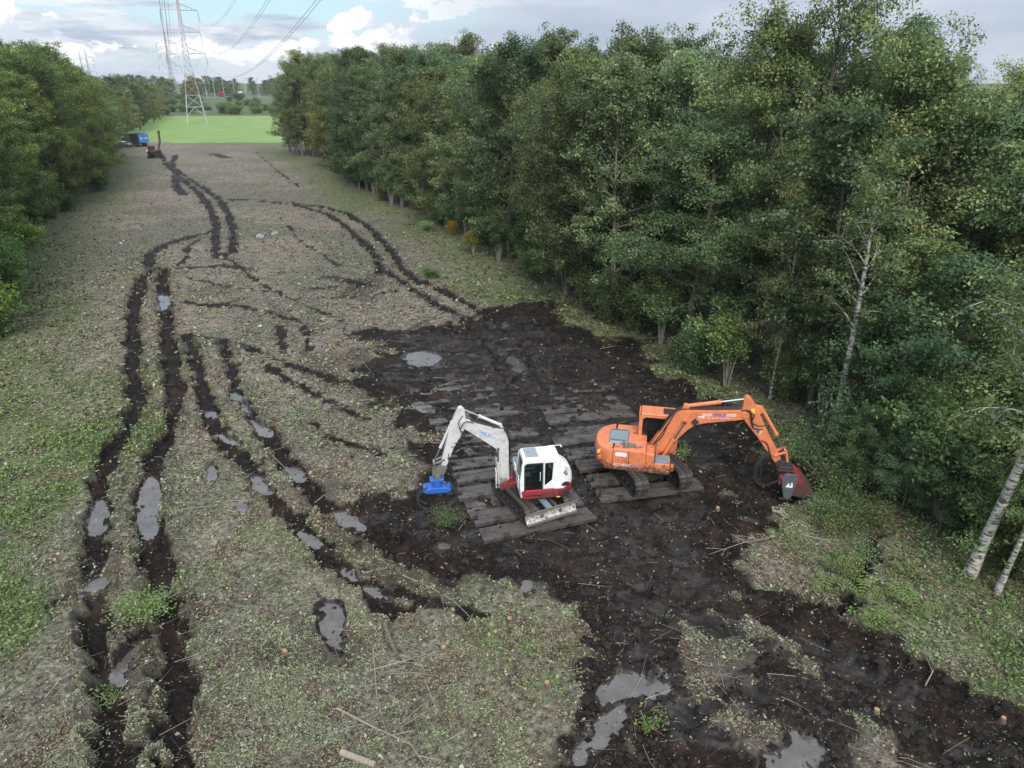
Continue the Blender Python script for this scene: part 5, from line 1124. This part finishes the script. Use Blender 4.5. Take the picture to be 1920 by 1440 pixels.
for sg in (-1, 1): b.tube([(3.46, YB + sg * .14, 2.36), (3.88, YB + sg * .14, 2.20)], .045, 8); b.tube([(3.88, YB + sg * .1, 2.20), (3.86, YB + sg * .1, 1.82)], .045, 8)
b.tube([(3.88, YB - .18, 2.20), (3.88, YB + .18, 2.20)], .05, 8); b.build('head_link', M['steel'], wg)
b = MB(); b.prism_y([(3.36, 1.98), (3.50, 2.10), (3.72, 1.96), (3.94, 1.90), (3.98, 1.66), (3.52, 1.66)], YB - .14, YB + .14); b.tube([(3.76, YB, 1.50), (3.76, YB, 1.68)], .16, 14); b.build('quick_hitch', M['steel'], wg, .015)
b = MB(); b.tube([(3.80, YB, 1.14), (3.80, YB, 1.50)], .20, 16); b.box((3.80, YB, 1.42), (.56, .34, .14)); b.build('rotator', M['blue'], wg, .02)
b = MB(); b.prism_y([(3.24, 1.04), (3.34, 1.12), (3.58, 1.16), (4.02, 1.16), (4.28, 1.12), (4.38, 1.04), (4.24, .94), (3.95, .92), (3.65, .92), (3.36, .94)], YB - .27, YB + .27); b.box((3.35, YB, 1.14), (.16, .3, .1), Matrix.Rotation(R(-25), 3, 'Y')); b.box((4.27, YB, 1.14), (.16, .3, .1), Matrix.Rotation(R(25), 3, 'Y')); b.build('grapple_frame', M['blue'], wg, .02)
def claw(sg, yy):
    b = MB(); o = []; i = []
    for k in range(9):
        t = k / 8; a = R(75 - 150 * t); o.append((3.81 + sg * (.26 + .60 * math.cos(a) * (1 if t < .5 else .95)), .68 + .52 * math.sin(a))); i.append((3.81 + sg * (.26 + (.48 + .05 * t) * math.cos(a)), .68 + (.40 + .06 * t) * math.sin(a)))
    b.prism_y(o + i[::-1], yy - .04, yy + .04); return b.build('claw', M['dark'], wg, .008)
for yy in (-.20, .20): claw(1, YB + yy); claw(-1, YB + yy * .45)
b = MB()
for k, yy in enumerate((.10, .04, -.04, -.1)): hose(b, [(1.0, YB + yy, 1.2), (.90, YB + yy, 2.0), (.89, YB + yy, 3.0), (1.10, YB + yy, 3.48), (1.75, YB + yy, 3.70), (2.4, YB + yy, 3.95)], .016)
hose(b, [(1.6, YB + .16, 3.62), (1.3, YB + .18, 3.60), (.95, YB + .2, 3.45), (.86, YB + .2, 3.0), (.86, YB + .2, 1.4)], .018)
hose(b, [(2.3, YB + .14, 3.85), (2.62, YB + .24, 3.98), (2.82, YB + .24, 3.65), (2.62, YB + .22, 3.45), (2.85, YB + .18, 3.1), (3.05, YB + .14, 3.05)], .018); hose(b, [(2.7, YB + .13, 4.2), (2.88, YB + .2, 3.9), (2.76, YB + .24, 3.4), (2.86, YB + .2, 2.95), (3.2, YB + .13, 2.9)], .016)
hose(b, [(3.3, YB + .13, 2.6), (3.28, YB + .26, 2.2), (3.3, YB + .3, 1.7), (3.46, YB + .26, 1.35), (3.62, YB + .2, 1.42)], .018); hose(b, [(3.34, YB + .13, 2.45), (3.22, YB + .24, 2.0), (3.24, YB + .28, 1.55), (3.5, YB + .2, 1.3)], .016)
b.build('arm_hose', M['rubber'], wboom)
wx, wz = Vector((-1, 0, -.52)), Vector((-.42, 0, 1))
lettering('MILS', .22, 'letter_sky', wg, (1.86, YB + .158, 3.36), (-.9, 0, -.42), (-.42, 0, .9), 0, sx=1.0)
lettering('.nu', .11, 'letter_sky', wg, (1.52, YB + .158, 3.17), (-.9, 0, -.42), (-.42, 0, .9), 0)
# ---- driver in the white cab, one continuous skinned body
def person(name, label, root_loc, rz, joints, edges, parts):
    me = bpy.data.meshes.new('body'); me.from_pydata([j[0] for j in joints], edges, []); o = link(me, 'body'); 
    sk = o.modifiers.new('skin', 'SKIN'); sk.use_smooth_shade = True
    for i, j in enumerate(joints): me.skin_vertices[0].data[i].radius = (j[1], j[2] if len(j) > 2 else j[1])
    me.skin_vertices[0].data[0].use_root = True
    sb = o.modifiers.new('sub', 'SUBSURF'); sb.levels = 1; sb.render_levels = 1
    dg = bpy.context.evaluated_depsgraph_get(); dg.update(); m2 = bpy.data.meshes.new_from_object(o.evaluated_get(dg)); bpy.data.objects.remove(o)
    m2.materials.clear(); m2.materials.append(M['cloth']); m2.materials.append(M['skin'])
    for p in m2.polygons:
        c = p.center; p.use_smooth = True
        if c.z > .74 or (c.x > .52 and c.z > .30): p.material_index = 1
    r = empty(name, label, 'person', root_loc, rz); link(m2, 'body', r); return r
J = [((0, 0, .10), .13, .15), ((-.03, 0, .30), .12, .15), ((-.05, 0, .50), .12, .17), ((-.04, 0, .60), .06, .07), ((-.02, 0, .68), .05), ((0, 0, .76), .075, .085), ((.01, 0, .86), .09, .08), ((0, 0, .93), .05),
     ((-.04, .19, .55), .06), ((.12, .26, .38), .045), ((.36, .26, .36), .036), ((.46, .27, .38), .034), ((-.04, -.19, .55), .06), ((.12, -.26, .38), .045), ((.36, -.26, .36), .036), ((.46, -.27, .38), .034),
     ((.03, .10, .08), .09), ((.42, .13, .10), .07), ((.50, .13, -.26), .05), ((.60, .13, -.30), .04), ((.03, -.10, .08), .09), ((.42, -.13, .10), .07), ((.50, -.13, -.26), .05), ((.60, -.13, -.30), .04)]
for s_, b_ in ((1, 11), (-1, 15)):
    for k in range(4):
        J.append(((.50, s_ * (.24 + .022 * k), .40), .011)); J.append(((.54, s_ * (.24 + .022 * k), .37 - .006 * k), .009))
    J.append(((.47, s_ * .235, .39), .012)); J.append(((.50, s_ * .222, .41), .010))
E_ = [(0, 1), (1, 2), (2, 3), (3, 4), (4, 5), (5, 6), (6, 7), (2, 8), (8, 9), (9, 10), (10, 11), (2, 12), (12, 13), (13, 14), (14, 15), (0, 16), (16, 17), (17, 18), (18, 19), (0, 20), (20, 21), (21, 22), (22, 23)]
for q, b_ in ((24, 11), (34, 15)):
    for k in range(4): E_ += [(b_, q + 2 * k), (q + 2 * k, q + 2 * k + 1)]
    E_ += [(b_, q + 8), (q + 8, q + 9)]
def wloc(x, y, z): return (WX + x * math.cos(WA) - y * math.sin(WA), WY + x * math.sin(WA) + y * math.cos(WA), z)
pr = person('person', 'driver in dark workwear sitting in the white excavator cab', wloc(-.14, .56, 1.42), WA, J, E_, None)
b = MB(); b.loft_z([([(.085 * math.cos(q) - .015, .09 * math.sin(q)) for q in np.linspace(0, 6.28, 12, endpoint=False)], .86), ([(.092 * math.cos(q) - .015, .095 * math.sin(q)) for q in np.linspace(0, 6.28, 12, endpoint=False)], .92), ([(.05 * math.cos(q) - .015, .05 * math.sin(q)) for q in np.linspace(0, 6.28, 12, endpoint=False)], .975)]); b.build('hair', M['hair'], pr)
b = MB(); b.add([(.085, -.016, .80), (.085, .016, .80), (.118, 0, .805), (.09, 0, .85)], [(0, 1, 2), (0, 2, 3), (1, 3, 2), (0, 3, 1)]); b.build('nose', M['skin'], pr)
b = MB()
for s_ in (-1, 1): b.tube([(.08, s_ * .033, .845), (.09, s_ * .033, .845)], .010, 6)
b.box((.082, 0, .775), (.01, .05, .008)); b.build('face_detail', M['hair'], pr)
# ------------------------------------------------------------------ timber mats
def mat_obj(x, y, ang, z, label, mk, L=4.75, Wd=.88, n=3, seed=0, tilt=(0, 0)):
    rg = np.random.default_rng(seed); o = empty('timber_mat', label, 'timber mat', (x, y, z), ang, 'timber mats of the track'); o.rotation_euler = (tilt[0], tilt[1], ang); w = Wd / n
    for k in range(n):
        a = rg.uniform(0, .10) + (.22 if k == 1 and rg.uniform() < .55 else 0); e = L - rg.uniform(0, .10); hh = .17; b = MB(); m = 5
        for s in range(1): b.box(((a + e) / 2, (k + .5) * w, 0), (e - a, w - .022, hh), Matrix.Rotation(rg.normal() * .006, 3, 'Y'))
        p = b.build('plank', M[mk], o, .012); p.location.z = rg.normal() * .008
    b = MB()
    for xx in (.5, L - .5):
        for k in range(n): b.tube([(xx, (k + .5) * w, .08), (xx, (k + .5) * w, .093)], .03, 6)
    b.build('bolt', M['dark'], o)
    return o
mats = [((-1.10, 22.05), 19.5, .10, 'front timber mat under the dozer blade of the white excavator', 'timber'), ((-1.46, 23.15), 19, .10, 'second timber mat from the front under the white excavator', 'timber'), ((-1.80, 24.2), 18, -.03, 'muddy timber mat hidden under the white excavator tracks', 'mudtimber'),
        ((-2.19, 24.97), 17, .10, 'timber mat right of the blue grapple, nearer of the two', 'timber'), ((-2.42, 26.22), 17, .09, 'timber mat right of the blue grapple, farther of the two', 'timber'),
        ((3.55, 24.85), 12.4, .09, 'front timber mat under both tracks of the orange excavator', 'timber'), ((3.32, 26.10), 12, .09, 'second timber mat from the front under the orange excavator', 'timber'), ((2.93, 27.32), 11.5, .10, 'timber mat sticking out left of the orange counterweight', 'timber'), ((2.55, 28.6), 11.5, -.03, 'mud covered timber mat behind the orange excavator', 'mudtimber')]
for i, (p, a, z, lab, mk) in enumerate(mats): mat_obj(p[0], p[1], R(a), z, lab, mk, seed=i)
wl = ['first', 'second', 'third', 'fourth', 'fifth', 'sixth', 'seventh', 'eighth', 'ninth']
for i in range(8):
    x, y = -2.75 - .28 * i - .02 * i * i, 27.5 + 1.18 * i
    mat_obj(x + rng.normal() * .2, y, R(16 - .6 * i + rng.normal() * 2), -.01 - .012 * i + rng.normal() * .025, f"half sunken muddy mat behind the white arm, {wl[i]} beyond the grapple", 'mudtimber', seed=20 + i, tilt=(rng.normal() * .03, rng.normal() * .014))
for i in range(6):
    x, y = 2.3 - .25 * i, 29.8 + 1.2 * i
    mat_obj(x + rng.normal() * .2, y, R(11 - .6 * i + rng.normal() * 2), -.01 - .014 * i + rng.normal() * .025, f"half sunken muddy mat behind the orange excavator, {wl[i]} from its tail", 'mudtimber', seed=40 + i, tilt=(rng.normal() * .03, rng.normal() * .014))
# ------------------------------------------------------------------ pylons and wires
def pylon(x, y, ang, sc, label, red=True, det=1):
    o = empty('lattice_pylon', label, 'pylon', (x, y, 0), ang, 'pylons of the power line'); o.scale = (sc, sc, sc)
    wd = lambda z: 3.6 * (1 - z / 24) + .95 * (z / 24) if z < 24 else .95 - .75 * (z - 24) / 24
    lv = [0, 6.2, 10.5, 14.5, 18, 21, 23.5, 26, 28.2, 30.4, 32.6, 34.8, 37, 39.2, 41.4, 44, 48]; c4 = [(-1, -1), (1, -1), (1, 1), (-1, 1)]; r0 = .15 * det
    secs = {}
    for i in range(len(lv) - 1):
        z0, z1 = lv[i], lv[i + 1]; m = 'pylon_red' if (red and (10 <= z0 < 16 or z0 > 33)) else 'galv'; b = secs.setdefault((m, 0 if z0 < 10 else 1 if z0 < 16 else 2 if z0 <= 33 else 3), MB())
        a, c = wd(z0), wd(z1)
        for k in range(4):
            p, q = c4[k], c4[(k + 1) % 4]; b.tube([(p[0] * a, p[1] * a, z0), (p[0] * c, p[1] * c, z1)], r0 * (1.15 if z0 < 20 else .85), 4, False)
            if i > 0:
                b.tube([(p[0] * a, p[1] * a, z0), (q[0] * c, q[1] * c, z1)], r0 * .5, 3, False); b.tube([(q[0] * a, q[1] * a, z0), (p[0] * c, p[1] * c, z1)], r0 * .5, 3, False)
            else:
                mid = ((p[0] + q[0]) / 2 * c, (p[1] + q[1]) / 2 * c, z1); b.tube([(p[0] * a * .93, p[1] * a * .93, z0 + 2.6), mid], r0 * .6, 3, False); b.tube([(q[0] * a * .93, q[1] * a * .93, z0 + 2.6), mid], r0 * .6, 3, False)
            b.tube([(p[0] * c, p[1] * c, z1), (q[0] * c, q[1] * c, z1)], r0 * .55, 3, False)
    for (m, k), b in secs.items(): b.build('tower_section', M[m], o, smooth=None)
    for z, hw in ((25.4, 7.0), (32.8, 6.2), (40.2, 6.5)):
        b = MB(); w = wd(z)
        for sg in (-1, 1):
            for yy in (-w, w): b.tube([(sg * w, yy, z), (sg * hw, 0, z)], r0 * .6, 3, False); b.tube([(sg * w * .9, yy * .9, z + 2.2), (sg * hw, 0, z)], r0 * .5, 3, False)
            for t in (.35, .68):
                x_ = sg * (w + (hw - w) * t); yy = w * (1 - t); b.tube([(x_, -yy, z), (x_, yy, z)], r0 * .4, 3, False); b.tube([(x_, yy, z), (sg * (w * .9 + (hw - w * .9) * t), yy * .9, z + 2.2 * (1 - t))], r0 * .4, 3, False)
        ca = b.build('crossarm', M['pylon_red' if red and z > 39 else 'galv'], o, smooth=None)
        for sg in (-1, 1): b = MB(); b.tube([(sg * hw, 0, z), (sg * hw + sg * .25, 0, z - 3.9)], .10 * det, 5); b.build('insulator', M['insulator'], ca)
    return o
LD = R(-66); lx, ly = math.cos(LD), math.sin(LD); nxl, nyl = -math.sin(LD), math.cos(LD)   # line direction towards the camera
PX, PY = -125.3, 301.0
pylon(PX, PY, LD + R(90), 1.0, 'nearest steel lattice pylon with white and red bands on the meadow')
pylon(-246, 560, LD + R(90), 1.0, 'second lattice pylon of the line, half behind the nearest one', det=1.25)
pylon(-352, 800, LD + R(90), 1.0, 'third lattice pylon of the line, faint behind the second', det=1.7)
pylon(-452, 830, LD + R(90), .95, 'faint pylon of the other line, above the left tree tops', False, det=1.6)
pylon(-500, 905, LD + R(90), .95, 'left faint pylon of the other line, half hidden by trees', False, det=1.7)
def wire(a, d, L, z0, sl, cu, gap, label):
    mb = MB()
    for g_ in (-gap, gap):
        pts = []
        for t in np.linspace(0, L, 60): pts.append((a[0] + d[0] * t + nxl * g_, a[1] + d[1] * t + nyl * g_, z0 + sl * t + cu * t * t))
        mb.tube(pts, .026, 4, False)
    for t in np.linspace(20, L - 20, max(int(L / 40), 2)):
        p = (a[0] + d[0] * t, a[1] + d[1] * t, z0 + sl * t + cu * t * t); mb.tube([(p[0] - nxl * gap, p[1] - nyl * gap, p[2]), (p[0] + nxl * gap, p[1] + nyl * gap, p[2])], .05, 4, False)
    tag(mb.build('power_line', M['wire'], smooth=None), label, 'power line', 'conductors of the power line')
for (z0, sl, cu, hw, nm) in ((21.5, -.087, .00039, 7.25, 'lowest'), (28.9, -.104, .00043, 6.45, 'middle'), (36.3, -.104, .00043, 6.75, 'top')):
    for sg, sd in ((1, 'right'), (-1, 'left')):
        wire((PX + nxl * hw * sg, PY + nyl * hw * sg), (lx, ly), 325, z0, sl, cu, .22, f"{nm} twin conductor hanging on the {sd} side, coming towards the camera")
    if True:
        for sg, sd in ((1, 'right'), (-1, 'left')):
            wire((PX + nxl * hw * sg, PY + nyl * hw * sg), (-lx * 1.0, -ly * 1.0), 284, z0, -.10, .10 / 284, .22, f"{nm} twin conductor on the {sd} side between the first two pylons")
# ------------------------------------------------------------------ road, lamps, lorries, trailer, tractor, car, small digger
for i, px in enumerate((442, 450, 459, 469, 480, 493)):
    t = (0, 1, 2, 3, 4, 5)[i]; x = -232 + i * 7.2 + i * i * .35; y = 583 - i * 3.2; o = empty('street_lamp', f"white motorway lamp post, {ORD[i]} from the left on the far road", 'street lamp', (x, y, 4.4), 0, 'lamp posts along the far road')
    b = MB(); b.tube([(0, 0, 0), (0, 0, 12.6)], [.22, .13], 8); b.build('pole', M['galv'], o); b = MB(); b.tube([(0, 0, 12.5), (1.5, 0, 12.9)], .10, 6); b.box((1.9, 0, 12.9), (.9, .4, .2)); b.build('lamp_head', M['galv'], o)
def lorry(x, y, cb, cc, label):
    o = empty('lorry', label, 'lorry', (x, y, 4.45), R(-62), None); b = MB(); b.box((0, 0, 2.3), (8.0, 2.5, 2.8)); b.build('cargo_box', M[cb], o, .05); b = MB(); b.box((5.3, 0, 1.75), (2.0, 2.4, 2.4)); c = b.build('cab', M[cc], o, .15)
    b = MB(); b.box((6.31, 0, 2.2), (.05, 2.1, .9)); b.build('windscreen', M['glass'], c)
    for xx in (-3, -1.8, 4.9):
        for yy in (-1.05, 1.05): b = MB(); b.tube([(xx, yy - .15, .5), (xx, yy + .15, .5)], .5, 14); b.build('wheel', M['rubber'], o)
    b = MB(); b.box((1, 0, .75), (10, 1.0, .3)); b.build('chassis', M['dark'], o)
lorry(-216, 570, 'head_red', 'head_red', 'red lorry on the far raised road behind the lamp posts'); lorry(-201, 567, 'white', 'trailer_blue', 'blue and white lorry on the far road, right of the red one')
def wheel(o, x, y, r, w, hub='steel', name='wheel'):
    b = MB(); b.tube([(x, y - w / 2, r), (x, y + w / 2, r)], r, 20); t = b.build(name, M['rubber'], o, .04); b = MB(); b.tube([(x, y - w / 2 - .02, r), (x, y + w / 2 + .02, r)], r * .5, 14); b.build('rim', M[hub], t)
tx, ty = gp(264, 274); TA = R(140)        # trailer, its tailgate towards the camera
tr = empty('farm_trailer', 'blue high sided farm trailer at the far edge of the clearing', 'trailer', (tx, ty, 0), R(139))
b = MB(); b.prism_y([(-2.6, 1.0), (2.9, 1.0), (2.9, 3.1), (-2.6, 3.1)], 1.17, 1.25); b.prism_y([(-2.6, 1.0), (2.9, 1.0), (2.9, 3.1), (-2.6, 3.1)], -1.25, -1.17); b.build('side_panel', paint('shaded_side_blue', (.012, .02, .04)), tr, .01)  # shade on the trailer's sides is put into this near-black blue
b = MB(); b.box((2.9, 0, 2.05), (.08, 2.34, 2.1)); b.build('front_panel', M['trailer_blue'], tr, .01); b = MB(); b.box((-2.62, 0, 2.05), (.08, 2.5, 2.1)); tg = b.build('tailgate', M['trailer_blue'], tr, .01)
b = MB()
for sg in (-1, 1): b.box((-2.675, sg * .62, 2.1), (.012, .75, .5))
b.build('pale_sign_panel', paint('pale_red_print', (.55, .30, .30), .5, .3), tg); b = MB(); b.box((-2.675, 0, 2.62), (.02, .5, .1)); b.build('latch', M['dark'], tg)
b = MB()
for k in range(6): b.box((-2.3 + k * 1.0, 0, 2.05), (.09, 2.58, 2.0))
b.build('rib', paint('shaded_rib_blue', (.012, .022, .045)), tr, .01); b = MB(); b.box((.1, 0, 1.06), (5.4, 2.3, .08)); b.box((.1, 0, .85), (5.2, .9, .25)); b.tube([(2.6, 0, .8), (4.6, 0, .6)], .09, 8); b.box((-2.5, 0, .62), (.12, 2.2, .14)); b.build('chassis', M['dark'], tr)  # rib colour darkened with the same painted-in shade as the side panels
for x_ in (-.75, .55):
    for y_ in (-.95, .95): wheel(tr, x_, y_, .55, .42)
ex = tx + 6.2 * math.cos(R(143)); ey = ty + 6.2 * math.sin(R(143))
tc_ = empty('tractor', 'dark tractor with yellow rims hitched to the blue trailer', 'tractor', (ex, ey, 0), R(150))
b = MB(); b.box((1.3, 0, 1.35), (2.0, .8, .75)); b.build('bonnet', M['dark'], tc_, .08); b = MB(); b.box((-.25, 0, 1.2), (1.2, 1.2, .5)); b.build('body', M['dark'], tc_, .05)
b = MB(); b.box((-.2, 0, 2.75), (1.5, 1.5, .14)); b.build('cab_roof', M['dark'], tc_, .05)
b = MB()
for x_, y_ in ((-.85, .65), (-.85, -.65), (.45, .65), (.45, -.65)): b.tube([(x_, y_, 1.4), (x_ * .9, y_ * .95, 2.7)], .05, 6)
b.build('cab_post', M['dark'], tc_); b = MB(); b.box((-.2, 0, 2.05), (1.22, 1.24, 1.2)); b.build('cab_glass', M['glass'], tc_)
for y_ in (-.9, .9): wheel(tc_, -.5, y_, .88, .5, 'sticker_yellow'); wheel(tc_, 1.9, y_, .62, .38, 'sticker_yellow')
b = MB(); b.prism_y([(-1.3, 1.3), (-1.0, 1.85), (-.2, 1.9), (.2, 1.5), (.1, 1.45), (-.25, 1.78), (-.95, 1.75), (-1.2, 1.3)], -1.15, -.65); b.prism_y([(-1.3, 1.3), (-1.0, 1.85), (-.2, 1.9), (.2, 1.5), (.1, 1.45), (-.25, 1.78), (-.95, 1.75), (-1.2, 1.3)], .65, 1.15); b.build('mudguard', M['dark'], tc_)
vx, vy = gp(233, 276)
car = empty('parked_car', 'white car parked beside the tractor, half hidden by the left trees', 'car', (vx, vy, 0), R(-8))
b = MB(); pr_ = [(-2.1, .35), (-2.15, .75), (-1.95, .95), (-1.35, 1.42), (-.2, 1.48), (.55, 1.38), (1.15, .98), (1.95, .86), (2.15, .65), (2.15, .35)]; b.prism_y(pr_, -.85, .85); b.build('body', M['white'], car, .08)
b = MB(); b.prism_y([(-1.55, .98), (-1.2, 1.34), (-.25, 1.40), (-.22, .98)], -.87, .87); b.prism_y([(-.12, .98), (-.12, 1.40), (.48, 1.31), (.92, .98)], -.87, .87); b.build('side_window', M['black_plastic'], car)
b = MB(); b.add([(.60, -.72, 1.37), (.60, .72, 1.37), (1.17, .76, 1.0), (1.17, -.76, 1.0)], [(0, 1, 2, 3)]); b.build('windscreen', M['black_plastic'], car, smooth=None, loc=(.02, 0, .02))
for x_ in (-1.3, 1.35):
    for y_ in (-.78, .78): wheel(car, x_, y_, .33, .22)
mx_, my_ = gp(291, 296)
dg_ = empty('small_digger', 'small dark red tracked digger seen from behind with its arm raised', 'digger', (mx_, my_, 0), R(88))
for sgn in (-1, 1):
    b = MB(); b.prism_y(rrect(-1.25, 1.25, 0, .62, .3, 5), sgn * .95 - .22, sgn * .95 + .22); b.build('track', M['dark'], dg_, .02)
b = MB(); b.loft_z([(tail(1.35, 1.15, .9), .72), (tail(1.38, 1.18, .9), 1.5), (tail(1.2, 1.05, .8), 1.75)]); b.build('counterweight', M['black_plastic'], dg_, .03)
b = MB(); b.box((.2, .62, 1.75), (1.5, .95, .7)); b.box((.2, .62, 2.5), (1.5, .98, .12)); 
for x_, y_ in ((-.5, .2), (-.5, 1.04), (.9, .2), (.9, 1.04)): b.box((x_, y_, 2.2), (.08, .08, .6))
b.build('cab', paint('dark_red_paint', (.12, .012, .014)), dg_, .03); b = MB(); b.box((.2, .62, 2.25), (1.3, .86, .5)); b.build('cab_glass', M['glass'], dg_); b = MB(); b.box((-.9, .98, 1.6), (.5, .3, .35)); b.build('side_panel', M['white'], dg_, .02)
b = MB(); b.prism_y([(.9, 1.0), (1.2, 1.0), (3.0, 3.2), (3.2, 5.2), (2.9, 5.3), (2.6, 3.4)], -.45, -.12); b.build('raised_arm', paint('dark_brown_paint', (.07, .02, .014)), dg_, .03); b = MB(); b.box((3.05, -.28, 5.35), (.5, .5, .5)); b.build('bucket', paint('rust_paint', (.2, .06, .04)), dg_, .05)
b = MB(); b.tube([(0, 0, .4), (0, 0, .75)], .5, 14); b.build('slew_ring', M['dark'], dg_)
# ------------------------------------------------------------------ air
hz = MB(); hz.box((-60, 450, 33), (1500, 1020, 70)); hzm = bpy.data.materials.new('pale_air'); hzm.use_nodes = True; hzm.node_tree.nodes.clear()
vo = hzm.node_tree.nodes.new('ShaderNodeVolumePrincipled'); vo.inputs['Color'].default_value = (.86, .92, 1, 1); vo.inputs['Density'].default_value = .00016; vo.inputs['Anisotropy'].default_value = .3
oo = hzm.node_tree.nodes.new('ShaderNodeOutputMaterial'); hzm.node_tree.links.new(vo.outputs[0], oo.inputs['Volume'])
tag(hz.build('haze', hzm, smooth=None), kind='stuff')
